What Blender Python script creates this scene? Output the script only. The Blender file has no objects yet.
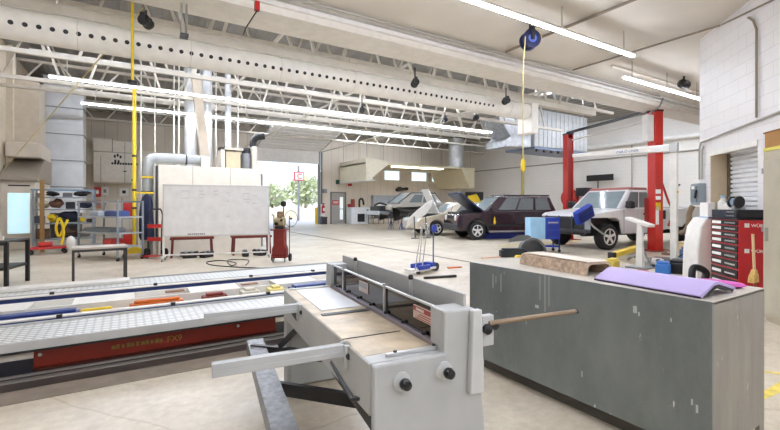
import bpy, bmesh, math, random
from mathutils import Vector, Matrix
random.seed(11)
C = bpy.context.scene.collection
PI = math.pi
# ---------------------------------------------------------------- camera frame (room axes: X along the lift bay, Y towards the far wall)
H, F, HY = 1.3, 420.0, 205.0
TH = math.radians(31.8)
FW = (math.sin(TH), math.cos(TH)); RT = (math.cos(TH), -math.sin(TH))
def at(px, py, z=None, X=None, Y=None, D=None):
    u = (px-390)/F; w = (HY-py)/F
    r = (FW[0]+u*RT[0], FW[1]+u*RT[1], w)
    t = (z-H)/r[2] if z is not None else X/r[0] if X is not None else Y/r[1] if Y is not None else D
    return Vector((r[0]*t, r[1]*t, H+r[2]*t))
def P2(px, py, z=0.0):
    p = at(px, py, z=z); return (p.x, p.y, z)

# ---------------------------------------------------------------- materials
def lin(h):
    h = h.lstrip('#'); v = [int(h[i:i+2], 16)/255 for i in (0, 2, 4)]
    return tuple(((c+0.055)/1.055)**2.4 if c > 0.04045 else c/12.92 for c in v)+(1.0,)
MATS = {}
def mat(name, col, rough=0.5, metal=0.0, var=0.06, scale=6.0, bump=0.0, bscale=60.0, emit=0.0, alpha=1.0, trans=0.0, spec=0.5, coat=0.0):
    if name in MATS: return MATS[name]
    m = bpy.data.materials.new(name); m.use_nodes = True; MATS[name] = m
    nt = m.node_tree; b = nt.nodes['Principled BSDF']
    c = lin(col)
    b.inputs['Roughness'].default_value = rough; b.inputs['Metallic'].default_value = metal
    b.inputs['Specular IOR Level'].default_value = spec; b.inputs['Coat Weight'].default_value = coat
    b.inputs['Transmission Weight'].default_value = trans; b.inputs['Alpha'].default_value = alpha
    tc = nt.nodes.new('ShaderNodeTexCoord')
    n = nt.nodes.new('ShaderNodeTexNoise'); n.inputs['Scale'].default_value = scale; n.inputs['Detail'].default_value = 5
    nt.links.new(tc.outputs['Object'], n.inputs['Vector'])
    r = nt.nodes.new('ShaderNodeValToRGB')
    r.color_ramp.elements[0].position = .3; r.color_ramp.elements[1].position = .7
    r.color_ramp.elements[0].color = tuple(max(0, x*(1-var)) for x in c[:3])+(1,)
    r.color_ramp.elements[1].color = tuple(min(1, x*(1+var)) for x in c[:3])+(1,)
    nt.links.new(n.outputs['Fac'], r.inputs['Fac']); nt.links.new(r.outputs['Color'], b.inputs['Base Color'])
    if bump:
        n2 = nt.nodes.new('ShaderNodeTexNoise'); n2.inputs['Scale'].default_value = bscale
        nt.links.new(tc.outputs['Object'], n2.inputs['Vector'])
        bp = nt.nodes.new('ShaderNodeBump'); bp.inputs['Strength'].default_value = bump; bp.inputs['Distance'].default_value = .01
        nt.links.new(n2.outputs['Fac'], bp.inputs['Height']); nt.links.new(bp.outputs['Normal'], b.inputs['Normal'])
    if emit:
        b.inputs['Emission Color'].default_value = c; b.inputs['Emission Strength'].default_value = emit
    return m
def wall_mat(name, col, mort, bw, bh, axis, mw=.012, bump=.35, offs=.5, rough=.55, var=.03):
    """painted block (or panel) wall: brick pattern over (axis, z)"""
    m = mat(name, col, rough, var=var, scale=.8); nt = m.node_tree; b = nt.nodes['Principled BSDF']
    tc = nt.nodes.new('ShaderNodeTexCoord'); sp = nt.nodes.new('ShaderNodeSeparateXYZ'); cb = nt.nodes.new('ShaderNodeCombineXYZ')
    nt.links.new(tc.outputs['Object'], sp.inputs[0]); nt.links.new(sp.outputs[axis], cb.inputs[0]); nt.links.new(sp.outputs[2], cb.inputs[1])
    br = nt.nodes.new('ShaderNodeTexBrick'); br.inputs['Scale'].default_value = 1; br.offset = offs
    br.inputs['Brick Width'].default_value = bw; br.inputs['Row Height'].default_value = bh
    br.inputs['Mortar Size'].default_value = mw; br.inputs['Mortar Smooth'].default_value = .3
    nt.links.new(cb.outputs[0], br.inputs['Vector'])
    mx = nt.nodes.new('ShaderNodeMix'); mx.data_type = 'RGBA'
    src = b.inputs['Base Color'].links[0].from_socket
    nt.links.new(br.outputs['Fac'], mx.inputs[0]); nt.links.new(src, mx.inputs[6]); mx.inputs[7].default_value = lin(mort)
    nt.links.new(mx.outputs[2], b.inputs['Base Color'])
    bp = nt.nodes.new('ShaderNodeBump'); bp.inputs['Strength'].default_value = bump; bp.inputs['Distance'].default_value = .01; bp.invert = True
    nt.links.new(br.outputs['Fac'], bp.inputs['Height']); nt.links.new(bp.outputs['Normal'], b.inputs['Normal'])
    return m
def floor_mat():
    m = mat('concrete', '#cbc5bb', .42, var=.0); nt = m.node_tree; b = nt.nodes['Principled BSDF']
    tc = nt.nodes.new('ShaderNodeTexCoord')
    def noise(s, d, rg, dist=0):
        n = nt.nodes.new('ShaderNodeTexNoise'); n.inputs['Scale'].default_value = s; n.inputs['Detail'].default_value = d
        n.inputs['Roughness'].default_value = .65; n.inputs['Distortion'].default_value = dist
        nt.links.new(tc.outputs['Object'], n.inputs['Vector'])
        r = nt.nodes.new('ShaderNodeValToRGB'); r.color_ramp.elements[0].position = rg[0]; r.color_ramp.elements[1].position = rg[1]
        nt.links.new(n.outputs['Fac'], r.inputs['Fac']); return r
    a = noise(.9, 8, (.3, .72)); a.color_ramp.elements[0].color = lin('#beb29f'); a.color_ramp.elements[1].color = lin('#dcd2c0')
    g = noise(14, 6, (.35, .7)); g.color_ramp.elements[0].color = (.8, .79, .77, 1); g.color_ramp.elements[1].color = (1, 1, 1, 1)
    st = noise(2.3, 9, (.56, .75), .6); st.color_ramp.elements[0].color = (1, 1, 1, 1); st.color_ramp.elements[1].color = (.76, .72, .67, 1)
    vo = nt.nodes.new('ShaderNodeTexVoronoi'); vo.feature = 'DISTANCE_TO_EDGE'; vo.inputs['Scale'].default_value = .33
    nz = nt.nodes.new('ShaderNodeTexNoise'); nz.inputs['Scale'].default_value = 2; nz.inputs['Detail'].default_value = 6
    nt.links.new(tc.outputs['Object'], nz.inputs['Vector'])
    ad = nt.nodes.new('ShaderNodeMix'); ad.data_type = 'VECTOR'; ad.inputs[0].default_value = .12
    nt.links.new(tc.outputs['Object'], ad.inputs[4]); nt.links.new(nz.outputs['Color'], ad.inputs[5]); nt.links.new(ad.outputs[1], vo.inputs['Vector'])
    cr = nt.nodes.new('ShaderNodeValToRGB'); cr.color_ramp.elements[0].position = 0; cr.color_ramp.elements[1].position = .0035
    cr.color_ramp.elements[0].color = (.82, .79, .75, 1); cr.color_ramp.elements[1].color = (1, 1, 1, 1)
    nt.links.new(vo.outputs['Distance'], cr.inputs['Fac'])
    prev = a.outputs['Color']
    for q in (g, st, cr):
        mx = nt.nodes.new('ShaderNodeMix'); mx.data_type = 'RGBA'; mx.blend_type = 'MULTIPLY'; mx.inputs[0].default_value = 1
        nt.links.new(prev, mx.inputs[6]); nt.links.new(q.outputs['Color'], mx.inputs[7]); prev = mx.outputs[2]
    nt.links.new(prev, b.inputs['Base Color'])
    rr = noise(1.7, 5, (.3, .7)); rr.color_ramp.elements[0].color = (.3, .3, .3, 1); rr.color_ramp.elements[1].color = (.5, .5, .5, 1)
    nt.links.new(rr.outputs['Color'], b.inputs['Roughness'])
    return m
def diamond_mat():
    m = mat('diamond_plate', '#c9c9c6', .38, .35, var=.04); nt = m.node_tree; b = nt.nodes['Principled BSDF']
    tc = nt.nodes.new('ShaderNodeTexCoord'); mp = nt.nodes.new('ShaderNodeMapping'); mp.inputs['Rotation'].default_value = (0, 0, PI/4)
    nt.links.new(tc.outputs['Object'], mp.inputs['Vector'])
    ck = nt.nodes.new('ShaderNodeTexBrick'); ck.inputs['Scale'].default_value = 1; ck.inputs['Brick Width'].default_value = .085; ck.inputs['Row Height'].default_value = .042
    ck.inputs['Mortar Size'].default_value = .012; ck.inputs['Mortar Smooth'].default_value = .6
    nt.links.new(mp.outputs['Vector'], ck.inputs['Vector'])
    mx = nt.nodes.new('ShaderNodeMix'); mx.data_type = 'RGBA'
    nt.links.new(ck.outputs['Fac'], mx.inputs[0]); mx.inputs[6].default_value = lin('#dededb'); mx.inputs[7].default_value = lin('#a3a4a3')
    nt.links.new(mx.outputs[2], b.inputs['Base Color'])
    bp = nt.nodes.new('ShaderNodeBump'); bp.inputs['Strength'].default_value = .6; bp.inputs['Distance'].default_value = .004; bp.invert = True
    nt.links.new(ck.outputs['Fac'], bp.inputs['Height']); nt.links.new(bp.outputs['Normal'], b.inputs['Normal'])
    return m
def streak_mat(name, c0, c1, rough, metal, sc=(8, 8, .7), spots='#d8d8d4', amt=.66):
    """scuffed sheet metal: vertical streaks and a few pale scratches"""
    m = mat(name, c0, rough, metal, var=0); nt = m.node_tree; b = nt.nodes['Principled BSDF']
    tc = nt.nodes.new('ShaderNodeTexCoord')
    def nz(s, sc3, lo, hi):
        mp = nt.nodes.new('ShaderNodeMapping'); mp.inputs['Scale'].default_value = sc3
        nt.links.new(tc.outputs['Object'], mp.inputs['Vector'])
        n = nt.nodes.new('ShaderNodeTexNoise'); n.inputs['Scale'].default_value = s; n.inputs['Detail'].default_value = 7; n.inputs['Roughness'].default_value = .7
        nt.links.new(mp.outputs['Vector'], n.inputs['Vector'])
        r = nt.nodes.new('ShaderNodeValToRGB'); r.color_ramp.elements[0].position = lo; r.color_ramp.elements[1].position = hi
        nt.links.new(n.outputs['Fac'], r.inputs['Fac']); return r
    a = nz(1, sc, .3, .7); a.color_ramp.elements[0].color = lin(c0); a.color_ramp.elements[1].color = lin(c1)
    s = nz(2.2, (9, 9, 2.2), amt+.02, amt+.05); s.color_ramp.elements[0].color = (0, 0, 0, 1); s.color_ramp.elements[1].color = (1, 1, 1, 1)
    mx = nt.nodes.new('ShaderNodeMix'); mx.data_type = 'RGBA'
    nt.links.new(s.outputs['Color'], mx.inputs[0]); nt.links.new(a.outputs['Color'], mx.inputs[6]); mx.inputs[7].default_value = lin(spots)
    nt.links.new(mx.outputs[2], b.inputs['Base Color']); return m

# ---------------------------------------------------------------- mesh helpers
class MB:
    def __init__(s): s.bm = bmesh.new()
    def _add(s, vs, fs, T=None):
        bv = [s.bm.verts.new(T @ Vector(v) if T else Vector(v)) for v in vs]
        for f in fs:
            try: s.bm.faces.new([bv[i] for i in f])
            except ValueError: pass
        return s
    def box(s, x0, x1, y0, y1, z0, z1, T=None):
        x0, x1 = min(x0, x1), max(x0, x1); y0, y1 = min(y0, y1), max(y0, y1); z0, z1 = min(z0, z1), max(z0, z1)
        v = [(x0, y0, z0), (x1, y0, z0), (x1, y1, z0), (x0, y1, z0), (x0, y0, z1), (x1, y0, z1), (x1, y1, z1), (x0, y1, z1)]
        return s._add(v, [(0, 3, 2, 1), (4, 5, 6, 7), (0, 1, 5, 4), (1, 2, 6, 5), (2, 3, 7, 6), (3, 0, 4, 7)], T)
    def hexa(s, b, t):
        return s._add(list(b)+list(t), [(0, 3, 2, 1), (4, 5, 6, 7), (0, 1, 5, 4), (1, 2, 6, 5), (2, 3, 7, 6), (3, 0, 4, 7)])
    def bar(s, p0, p1, w, h):
        p0, p1 = Vector(p0), Vector(p1); d = (p1-p0); L = d.length; d.normalize()
        up = Vector((0, 0, 1)) if abs(d.z) < .95 else Vector((0, 1, 0))
        sd = d.cross(up).normalized(); up = sd.cross(d).normalized()
        T = Matrix((sd, d, up)).transposed().to_4x4(); T.translation = p0
        return s.box(-w/2, w/2, 0, L, -h/2, h/2, T)
    def tube(s, pts, r, n=8, closed=False):
        pts = [Vector(p) for p in pts]; rs = r if isinstance(r, (list, tuple)) else [r]*len(pts); rings = []
        ref = None
        for i, p in enumerate(pts):
            if closed: d = pts[(i+1) % len(pts)]-pts[i-1]
            else: d = pts[min(i+1, len(pts)-1)]-pts[max(i-1, 0)]
            d.normalize()
            if ref is None: ref = Vector((0, 0, 1)) if abs(d.z) < .9 else Vector((1, 0, 0))
            a = (ref-d*ref.dot(d)).normalized(); ref = a; b = d.cross(a)
            rings.append([s.bm.verts.new(p+(a*math.cos(2*PI*k/n)+b*math.sin(2*PI*k/n))*rs[i]) for k in range(n)])
        m = len(rings)
        for i in range(m if closed else m-1):
            A, B = rings[i], rings[(i+1) % m]
            for k in range(n): s.bm.faces.new((A[k], A[(k+1) % n], B[(k+1) % n], B[k]))
        if not closed:
            s.bm.faces.new(rings[0][::-1]); s.bm.faces.new(rings[-1])
        return s
    def cyl(s, p0, p1, r, n=16, r2=None): return s.tube([p0, p1], [r, r if r2 is None else r2], n)
    def prism(s, poly, axis, a, b, T=None):
        def pt(u, v, w): return {'x': (w, u, v), 'y': (u, w, v), 'z': (u, v, w)}[axis]
        n = len(poly); v = [pt(u, w, a) for u, w in poly]+[pt(u, w, b) for u, w in poly]
        return s._add(v, [tuple(range(n))[::-1], tuple(range(n, 2*n))]+[(i, (i+1) % n, n+(i+1) % n, n+i) for i in range(n)], T)
    def loft(s, secs):
        n = len(secs[0]); R = [[s.bm.verts.new(Vector(p)) for p in q] for q in secs]
        for i in range(len(R)-1):
            for k in range(n): s.bm.faces.new((R[i][k], R[i][(k+1) % n], R[i+1][(k+1) % n], R[i+1][k]))
        s.bm.faces.new(R[0][::-1]); s.bm.faces.new(R[-1]); return s
    def lathe(s, prof, c=(0, 0, 0), axis='z', n=20):
        secs = []
        for r, h in prof:
            q = []
            for k in range(n):
                a = 2*PI*k/n; u, v = max(r, 1e-4)*math.cos(a), max(r, 1e-4)*math.sin(a)
                p = {'z': (u, v, h), 'y': (v, h, u), 'x': (h, u, v)}[axis]
                q.append((c[0]+p[0], c[1]+p[1], c[2]+p[2]))
            secs.append(q)
        return s.loft(secs)
    def blob(s, c, r, sub=2, jit=0.0):
        t = bmesh.new(); bmesh.ops.create_icosphere(t, subdivisions=sub, radius=1)
        for v in t.verts:
            k = 1+random.uniform(-jit, jit); v.co = Vector((c[0]+v.co.x*r[0]*k, c[1]+v.co.y*r[1]*k, c[2]+v.co.z*r[2]*k))
        me = bpy.data.meshes.new('t'); t.to_mesh(me); t.free(); s.bm.from_mesh(me); bpy.data.meshes.remove(me); return s
    def build(s, name, m, parent=None, bevel=0.0, seg=2, smooth=35, label=None, loc=None, rz=0):
        bmesh.ops.recalc_face_normals(s.bm, faces=s.bm.faces)
        me = bpy.data.meshes.new(name); s.bm.to_mesh(me); s.bm.free()
        for p in me.polygons: p.use_smooth = True
        me.set_sharp_from_angle(angle=math.radians(smooth))
        o = bpy.data.objects.new(name, me); C.objects.link(o); me.materials.append(m)
        if parent: o.parent = parent
        if loc: o.location = loc
        if rz: o.rotation_euler.z = rz
        if bevel:
            b = o.modifiers.new('bevel', 'BEVEL'); b.width = bevel; b.segments = seg; b.limit_method = 'ANGLE'; b.angle_limit = math.radians(40)
        if label: o['label'] = label
        return o
def spline(pts, n=6):
    pts = [Vector(p) for p in pts]; out = []
    for i in range(len(pts)-1):
        p0, p1, p2, p3 = pts[max(i-1, 0)], pts[i], pts[i+1], pts[min(i+2, len(pts)-1)]
        for k in range(n):
            t = k/n; out.append(.5*((2*p1)+(p2-p0)*t+(2*p0-5*p1+4*p2-p3)*t*t+(3*p1-p0-3*p2+p3)*t**3))
    return out+[pts[-1]]
def ring(c, r, n=28, axis='y', sx=1.0):
    return [(c[0]+r*sx*math.cos(2*PI*k/n), c[1], c[2]+r*math.sin(2*PI*k/n)) if axis == 'y' else
            (c[0], c[1]+r*math.cos(2*PI*k/n), c[2]+r*math.sin(2*PI*k/n)) if axis == 'x' else
            (c[0]+r*math.cos(2*PI*k/n), c[1]+r*math.sin(2*PI*k/n), c[2]) for k in range(n)]
def thing(name, label, cat, loc=(0, 0, 0), rz=0, group=None):
    o = bpy.data.objects.new(name, None); C.objects.link(o); o.empty_display_size = .1
    o.location = loc; o.rotation_euler.z = rz; o['label'] = label; o['category'] = cat
    if group: o['group'] = group
    return o
def tag(o, label, cat, group=None, kind=None):
    o['label'] = label; o['category'] = cat
    if group: o['group'] = group
    if kind: o['kind'] = kind
    return o
def struct(o): o['kind'] = 'structure'; return o
def kids(o): return [c for c in bpy.data.objects if c.parent == o]
def copy_tree(o, loc, rz=None, label=None):
    r = o.copy(); C.objects.link(r); r.location = loc
    if rz is not None: r.rotation_euler.z = rz
    if label: r['label'] = label
    for ch in kids(o):
        c = ch.copy(); C.objects.link(c); c.parent = r
        for g in kids(ch):
            d = g.copy(); C.objects.link(d); d.parent = c
    return r
def text(body, size, m, parent, loc, rot, name='lettering', extrude=.002, align='LEFT'):
    cu = bpy.data.curves.new(name, 'FONT'); cu.body = body; cu.size = size; cu.extrude = extrude; cu.align_x = align
    t = bpy.data.objects.new(name+'_curve', cu); C.objects.link(t)
    dg = bpy.context.evaluated_depsgraph_get(); me = bpy.data.meshes.new_from_object(t.evaluated_get(dg))
    bpy.data.objects.remove(t); bpy.data.curves.remove(cu)
    o = bpy.data.objects.new(name, me); C.objects.link(o); me.materials.clear(); me.materials.append(m)
    if parent: o.parent = parent
    o.location = loc; o.rotation_euler = rot; return o

# palette
WHITE = mat('white_paint', '#e6e4df', .5); CREAM = mat('cream_paint', '#dcd4c6', .55); TANP = mat('tan_paint', '#cbbf9e', .55)
STEELW = mat('white_steel', '#d9d5cc', .5); GALV = mat('galvanised', '#b9bdc0', .38, .6, var=.12, scale=14)
GREYM = mat('machine_grey', '#c3c5c4', .45, bump=.05); BLACK = mat('black_paint', '#17171a', .45); RUB = mat('rubber', '#1b1b1c', .75)
DARK = mat('dark_steel', '#3d3d40', .4, .6, var=.2, scale=20); CHROME = mat('bright_metal', '#cfd1d3', .22, .9); RED = mat('red_paint', '#b81f1c', .35, coat=.3)
ORED = mat('orange_red_paint', '#8e2a16', .45); YEL = mat('yellow_paint', '#e6c51f', .45); YDIM = mat('yellow_rope', '#d6c68a', .7)
BLUE = mat('blue_paint', '#1d3aa3', .4); NAVY = mat('navy_cloth', '#19203c', .85, bump=.3, bscale=30); LBLUE = mat('light_blue', '#9fcbea', .4)
CONDUIT = mat('conduit', '#a9a69e', .45, .3); GLASS = mat('dark_glass', '#6d7577', .08, coat=.3); PAPER = mat('paper', '#f0efec', .7)
ORNG = mat('orange_paint', '#d06a25', .5); WOODM = mat('plywood', '#c79c55', .6, var=.2, scale=9); GREYP = mat('grey_plastic', '#8f9294', .5)
SILV = mat('silver_car_paint', '#b7b3aa', .3, .4, coat=.4)
# ================================================================ SETTING
XL, XR, YB, YF, ZD, ZC = -3.2, 23.5, 26.6, -6.0, 6.2, 4.25
struct(MB().box(XL-.2, XR+.2, YF-.2, YB+.2, -.15, 0).build('floor', floor_mat()))
PANEL = wall_mat('panel_wall', '#ddd3c4', '#bdb1a1', .56, 12, 0, .012, .4, .0)
LEFTW = wall_mat('block_wall_beige', '#c9bca8', '#bcae99', .4, .2, 1, .006, .2)
BRICK = wall_mat('block_wall_cream', '#e6e2dc', '#dcd6cd', .4, .2, 1, .006, .3)
PIER = wall_mat('block_wall_white', '#e3e1e2', '#d3d0d1', .4, .2, 0, .006, .4)
struct(MB().box(XL-.2, XL, YF-.2, YB+.2, 0, 6.4).build('wall_left', LEFTW))
# back wall with the bay door opening and four small windows
wins = []
for a, b in ((363.5, 374), (384, 400.5), (411, 427.5), (431.5, 443)):
    wins.append((at(a, 176, Y=YB).x, at(b, 176, Y=YB).x, 3.12, 3.88))
DX0, DX1, DZ = 6.7, 10.9, 4.05
w = MB()
w.box(XL-.2, DX0, YB, YB+.2, 0, 6.4); w.box(DX0, DX1, YB, YB+.2, 4.9, 6.4)
xs = DX1
for a, b, z0, z1 in wins:
    w.box(xs, a, YB, YB+.2, 0, 6.4); w.box(a, b, YB, YB+.2, 0, z0); w.box(a, b, YB, YB+.2, z1, 6.4); xs = b
w.box(xs, XR+.2, YB, YB+.2, 0, 6.4)
struct(w.build('wall_back', PANEL))
WGL = mat('window_glass', '#eef4f6', .05, trans=1.0, var=0)
for i, (a, b, z0, z1) in enumerate(wins):
    f = MB(); t = .05
    f.box(a, b, YB-.02, YB+.1, z0, z0+t); f.box(a, b, YB-.02, YB+.1, z1-t, z1); f.box(a, a+t, YB-.02, YB+.1, z0+t, z1-t); f.box(b-t, b, YB-.02, YB+.1, z0+t, z1-t)
    fo = struct(f.build('window_%d' % (i+1), WHITE)); MB().box(a+t, b-t, YB+.04, YB+.05, z0+t, z1-t).build('window_pane', WGL, fo)
struct(MB().box(XR, XR+.2, 3.3, YB+.2, 0, 6.4).build('wall_right', BRICK))
# block of rooms on the right: long side facing the bay, 45 degree face towards the camera with a shuttered opening
C1 = (8.65, 3.46)
struct(MB().box(8.9, XR+.2, 3.26, 3.46, 0, 6.4).build('wall_partition', BRICK))
w = MB(); OP0, OP1, OPZ = .37, 1.66, 2.16
w.box(0, OP0, 0, .35, 0, ZC); w.box(OP1, 4.24, 0, .35, 0, ZC); w.box(OP0, OP1, 0, .35, OPZ, ZC)
struct(w.build('wall_diagonal', PIER, loc=(C1[0], C1[1], 0), rz=math.radians(225)))
struct(MB().box(5.65, 5.85, YF-.2, .4, 0, ZC).build('wall_side', PIER))
struct(MB().box(XL-.2, 5.85, YF-.2, YF, 0, ZC+.1).build('wall_front', BRICK))
SHUT = mat('shutter_white', '#e4e5e8', .45)
dj = MB(); dj.box(OP0-.02, OP1+.02, -.02, .02, OPZ-.03, OPZ+.05)
d2 = struct(dj.build('door_2', WHITE, loc=(C1[0], C1[1], 0), rz=math.radians(225)))
sl = MB()
for k in range(29): sl.prism([(.3, k*.075), (.262, k*.075+.02), (.262, k*.075+.058), (.3, k*.075+.075)], 'x', OP0+.04, OP1-.04)
sl.box(OP0+.04, OP1-.04, .3, .33, 0, OPZ)
sl.build('shutter_curtain', SHUT, d2)
g = MB(); g.box(OP0, OP0+.07, .24, .33, 0, OPZ); g.box(OP1-.07, OP1, .24, .33, 0, OPZ); g.build('shutter_guide', mat('guide_brown', '#6f6455', .5, .3), d2)
MB().box(OP0+.003, OP0+.012, .003, .24, 0, OPZ-.005).build('door_jamb', mat('jamb_tan', '#c6b598', .55), d2)
# near ceiling, deep soffit beam, high roof deck
struct(MB().box(XL-.2, XR+.2, YF-.2, 6.0, ZC, ZC+.12).build('ceiling', mat('ceiling_paint', '#d5cec3', .7, var=.04, scale=1.2)))
struct(MB().box(XL, XR, 5.9, 6.55, 4.0, 6.3).build('trim_1', mat('beam_paint', '#e4dfd6', .6)))
n = int((XR-XL)/.15); dk = MB()
prof = []
for k in range(n+1):
    x = XL+k*.15; z = ZD+(.06 if (k//2) % 2 else 0); prof.append((x, z))
dk.prism(prof+[(XR, ZD+.2), (XL, ZD+.2)], 'y', 6.3, YB+.2)
struct(dk.build('ceiling_deck', mat('deck_grey', '#8f8c87', .55, .1), smooth=10))
struct(MB().box(XL, XR, 5.84, 5.9, 4.10, 4.16).box(XL, XR, 5.80, 5.9, 4.19, 4.25).build('trim_2', WHITE))
struct(MB().box(XL, XL+.16, 17.0, 17.4, 0, 6.2).box(XL, XL+.16, 9.5, 9.9, 0, 6.2).build('trim_3', mat('pilaster', '#d4c9b6', .6)))
struct(MB().box(-3.2, XR, YB-.05, YB, 5.7, 6.2).build('trim_4', mat('eave_beam', '#9c9184', .6)))
# bay door: panel hanging in the head of the opening, the rest run back on its tracks
d = MB(); d.box(DX0+.05, DX1-.05, YB-.02, YB+.05, DZ, 4.9)
for k in range(3): d.box(DX0+.05, DX1-.05, YB-.04, YB-.02, DZ+.28*k, DZ+.28*k+.03)
d1 = struct(d.build('door_1', mat('door_white', '#ebe8e3', .5)))
l = MB(); xa_, xb_ = DX0+.05, DX1-.05
l.hexa([(xa_, YB-3.6, 5.75), (xb_, YB-3.6, 5.75), (xb_, YB-.1, 4.9), (xa_, YB-.1, 4.9)], [(xa_, YB-3.6, 5.8), (xb_, YB-3.6, 5.8), (xb_, YB-.1, 4.95), (xa_, YB-.1, 4.95)])
for k in range(7):
    y_ = YB-.4-k*.48; z_ = 4.9+(YB-.1-y_)*.243; l.box(xa_, xb_, y_-.03, y_+.03, z_-.04, z_)
l.build('door_panel', mat('door_white', '#ebe8e3', .5), d1)
tr = MB()
for x in (DX0-.02, DX1+.02): tr.bar((x, YB-3.6, 5.75), (x, YB-.1, 4.92), .05, .05); tr.box(x-.03, x+.03, YB-.1, YB-.03, 0, 4.9)
tr.build('door_track', GALV, d1)
jm = MB(); jm.box(DX1-.06, DX1+.2, YB-.03, YB+.22, 0, 4.9); jm.box(DX0-.2, DX0+.06, YB-.03, YB+.22, 0, 4.9)
jm.build('door_jamb', mat('jamb_grey', '#6d6862', .5), d1)
# grey personnel door
px0, px1 = 11.75, 12.75
dd = MB(); dd.box(px0, px1, YB-.07, YB, 0, 2.12); d3 = struct(dd.build('door_3', mat('door_grey', '#a5a29c', .5), bevel=.01))
f = MB(); f.box(px0-.08, px0, YB-.1, YB, 0, 2.2); f.box(px1, px1+.08, YB-.1, YB, 0, 2.2); f.box(px0-.08, px1+.08, YB-.1, YB, 2.12, 2.2); f.build('door_frame', mat('frame_grey', '#78756f', .5), d3)
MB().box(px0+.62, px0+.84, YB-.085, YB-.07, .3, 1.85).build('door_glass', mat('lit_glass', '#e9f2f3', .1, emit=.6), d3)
MB().box(px0+.1, px1-.1, YB-.14, YB-.1, 1.0, 1.06).build('push_bar', CHROME, d3)
s = MB().box(px0+.05, px0+.55, YB-.085, YB-.07, 1.32, 1.62).build('door_sign', RED, d3)
MB().box(px0+.1, px0+.5, YB-.09, YB-.085, 1.42, 1.46).box(px0+.1, px0+.5, YB-.09, YB-.085, 1.5, 1.54).build('sign_text', PAPER, s)
# floor drain and painted lines
struct(MB().box(6.58, 6.66, 6.5, 26, 0, .004).box(6.54, 6.58, 6.5, 26, 0, .006).build('trim_5', mat('drain', '#7d766d', .5, .3)))
yl = MB()
yl.prism([P2(752, 405)[:2], P2(752, 398)[:2], P2(790, 376)[:2], P2(790, 388)[:2]], 'z', 0, .002)
yl.prism([P2(757, 371)[:2], P2(757, 370)[:2], P2(790, 374)[:2], P2(790, 376)[:2]], 'z', 0, .002)
yl.box(9.9, 14, 9.35, 9.5, 0, .003); yl.box(15.5, 22, 12.6, 12.75, 0, .003)
struct(yl.build('trim_6', mat('worn_yellow', '#d8c25a', .6, var=.25, scale=18)))
struct(MB().box(XL+.05, 1.75, 3.62, 3.86, 0, .006).build('floor_shade_strip_7', mat('floor_shade_edge', '#857a6e', .5, var=.2)))  # front edge of the ramp's shade on dark concrete, painted as a thin strip
struct(MB().box(XL+.05, 1.9, 4.02, 4.06, .006, .02).box(XL+.05, 1.9, 4.14, 4.17, .006, .02).build('trim_8', mat('floor_rail', '#a5a29c', .4, .5)))

struct(MB().box(XL+.05, 1.9, 3.86, 4.6, 0, .007).build('floor_shade_strip_9', mat('ramp_shade_floor', '#3d3530', .5, var=.25)))  # shade beneath the runway and dark concrete, both put into this strip's colour
# ---------------------------------------------------------------- outside the bay door
struct(MB().box(-25, 60, YB+.2, 110, -.12, -.02).build('ground_outside', mat('asphalt_pale', '#d4d0c8', .8)))
o = MB().box(3, 26, 41, 41.25, -.02, 1.0).build('boundary_wall', mat('yard_wall', '#e0d9c2', .7)); tag(o, 'low cream wall across the yard outside the bay door', 'wall', kind='structure')
t = thing('roadside_sign', 'red and white sign on a grey pole outside the bay door', 'sign', (at(298.5, 200, Y=34).x, 34, -.02))
MB().cyl((0, 0, 0), (0, 0, 4.6), .09).build('pole', mat('pole_grey', '#8c9096', .5), t)
b = MB().box(-.45, .45, -.16, -.09, 3.35, 4.1).build('sign_panel', mat('sign_red', '#c8586a', .4), t)
MB().box(-.33, .36, -.175, -.16, 3.44, 4.01).build('sign_face', PAPER, b)
MB().tube([(.22, -.19, 3.9), (-.05, -.19, 3.91), (-.16, -.19, 3.73), (-.05, -.19, 3.55), (.22, -.19, 3.56)], .035, 6).build('sign_symbol', RED, b)
LEAF = mat('leaves', '#b9c49c', .8, var=.35, scale=3)
def tree(x, y, h, r, lab):
    t = thing('tree', lab, 'tree', (x, y, -.02), group='trees beyond the yard wall')
    MB().tube([(0, 0, 0), (.1, 0, h*.35), (0, .1, h*.6)], [.2, .15, .08]).build('trunk', mat('bark', '#75654f', .9), t)
    m = MB()
    for k in range(420):
        while 1:
            v = Vector((random.uniform(-1, 1), random.uniform(-1, 1), random.uniform(-1, 1)))
            if .35 < v.length < 1: break
        c = Vector((v.x*r, v.y*r, h*.62+v.z*h*.38)); q = .22*r*random.uniform(.5, 1)
        n1 = Vector((random.uniform(-1, 1), random.uniform(-1, 1), random.uniform(-1, 1))).normalized(); n2 = n1.orthogonal().normalized()
        m._add([c+n1*q, c+n2*q*.6, c-n1*q, c-n2*q*.6], [(0, 1, 2, 3)])
    m.build('crown', LEAF, t)
tree(at(305, 200, Y=47).x, 47, 4.9, 2.2, 'leafy pale green tree seen behind the roadside sign')
tree(at(272, 200, Y=58).x, 58, 4.2, 2.2, 'smaller pale green tree left of the roadside sign')
t = thing('warehouse', 'pale flat-roofed building far beyond the yard', 'building', (at(270, 200, Y=80).x, 80, -.02))
MB().box(-14, 12, 0, 12, 0, 6.2).build('body', mat('far_wall', '#e3e0dc', .7), t); MB().box(-14.2, 12.2, -.2, 12.2, 6.2, 6.6).build('roof', mat('far_roof', '#c9cdd2', .7), t)
o = MB().cyl((0, 0, 0), (0, 0, 1.15), .11).build('bollard', YEL, loc=(at(316.5, 210, Y=27.4).x, 27.4, -.02)); tag(o, 'yellow post standing just outside the bay door jamb', 'bollard')

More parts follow.
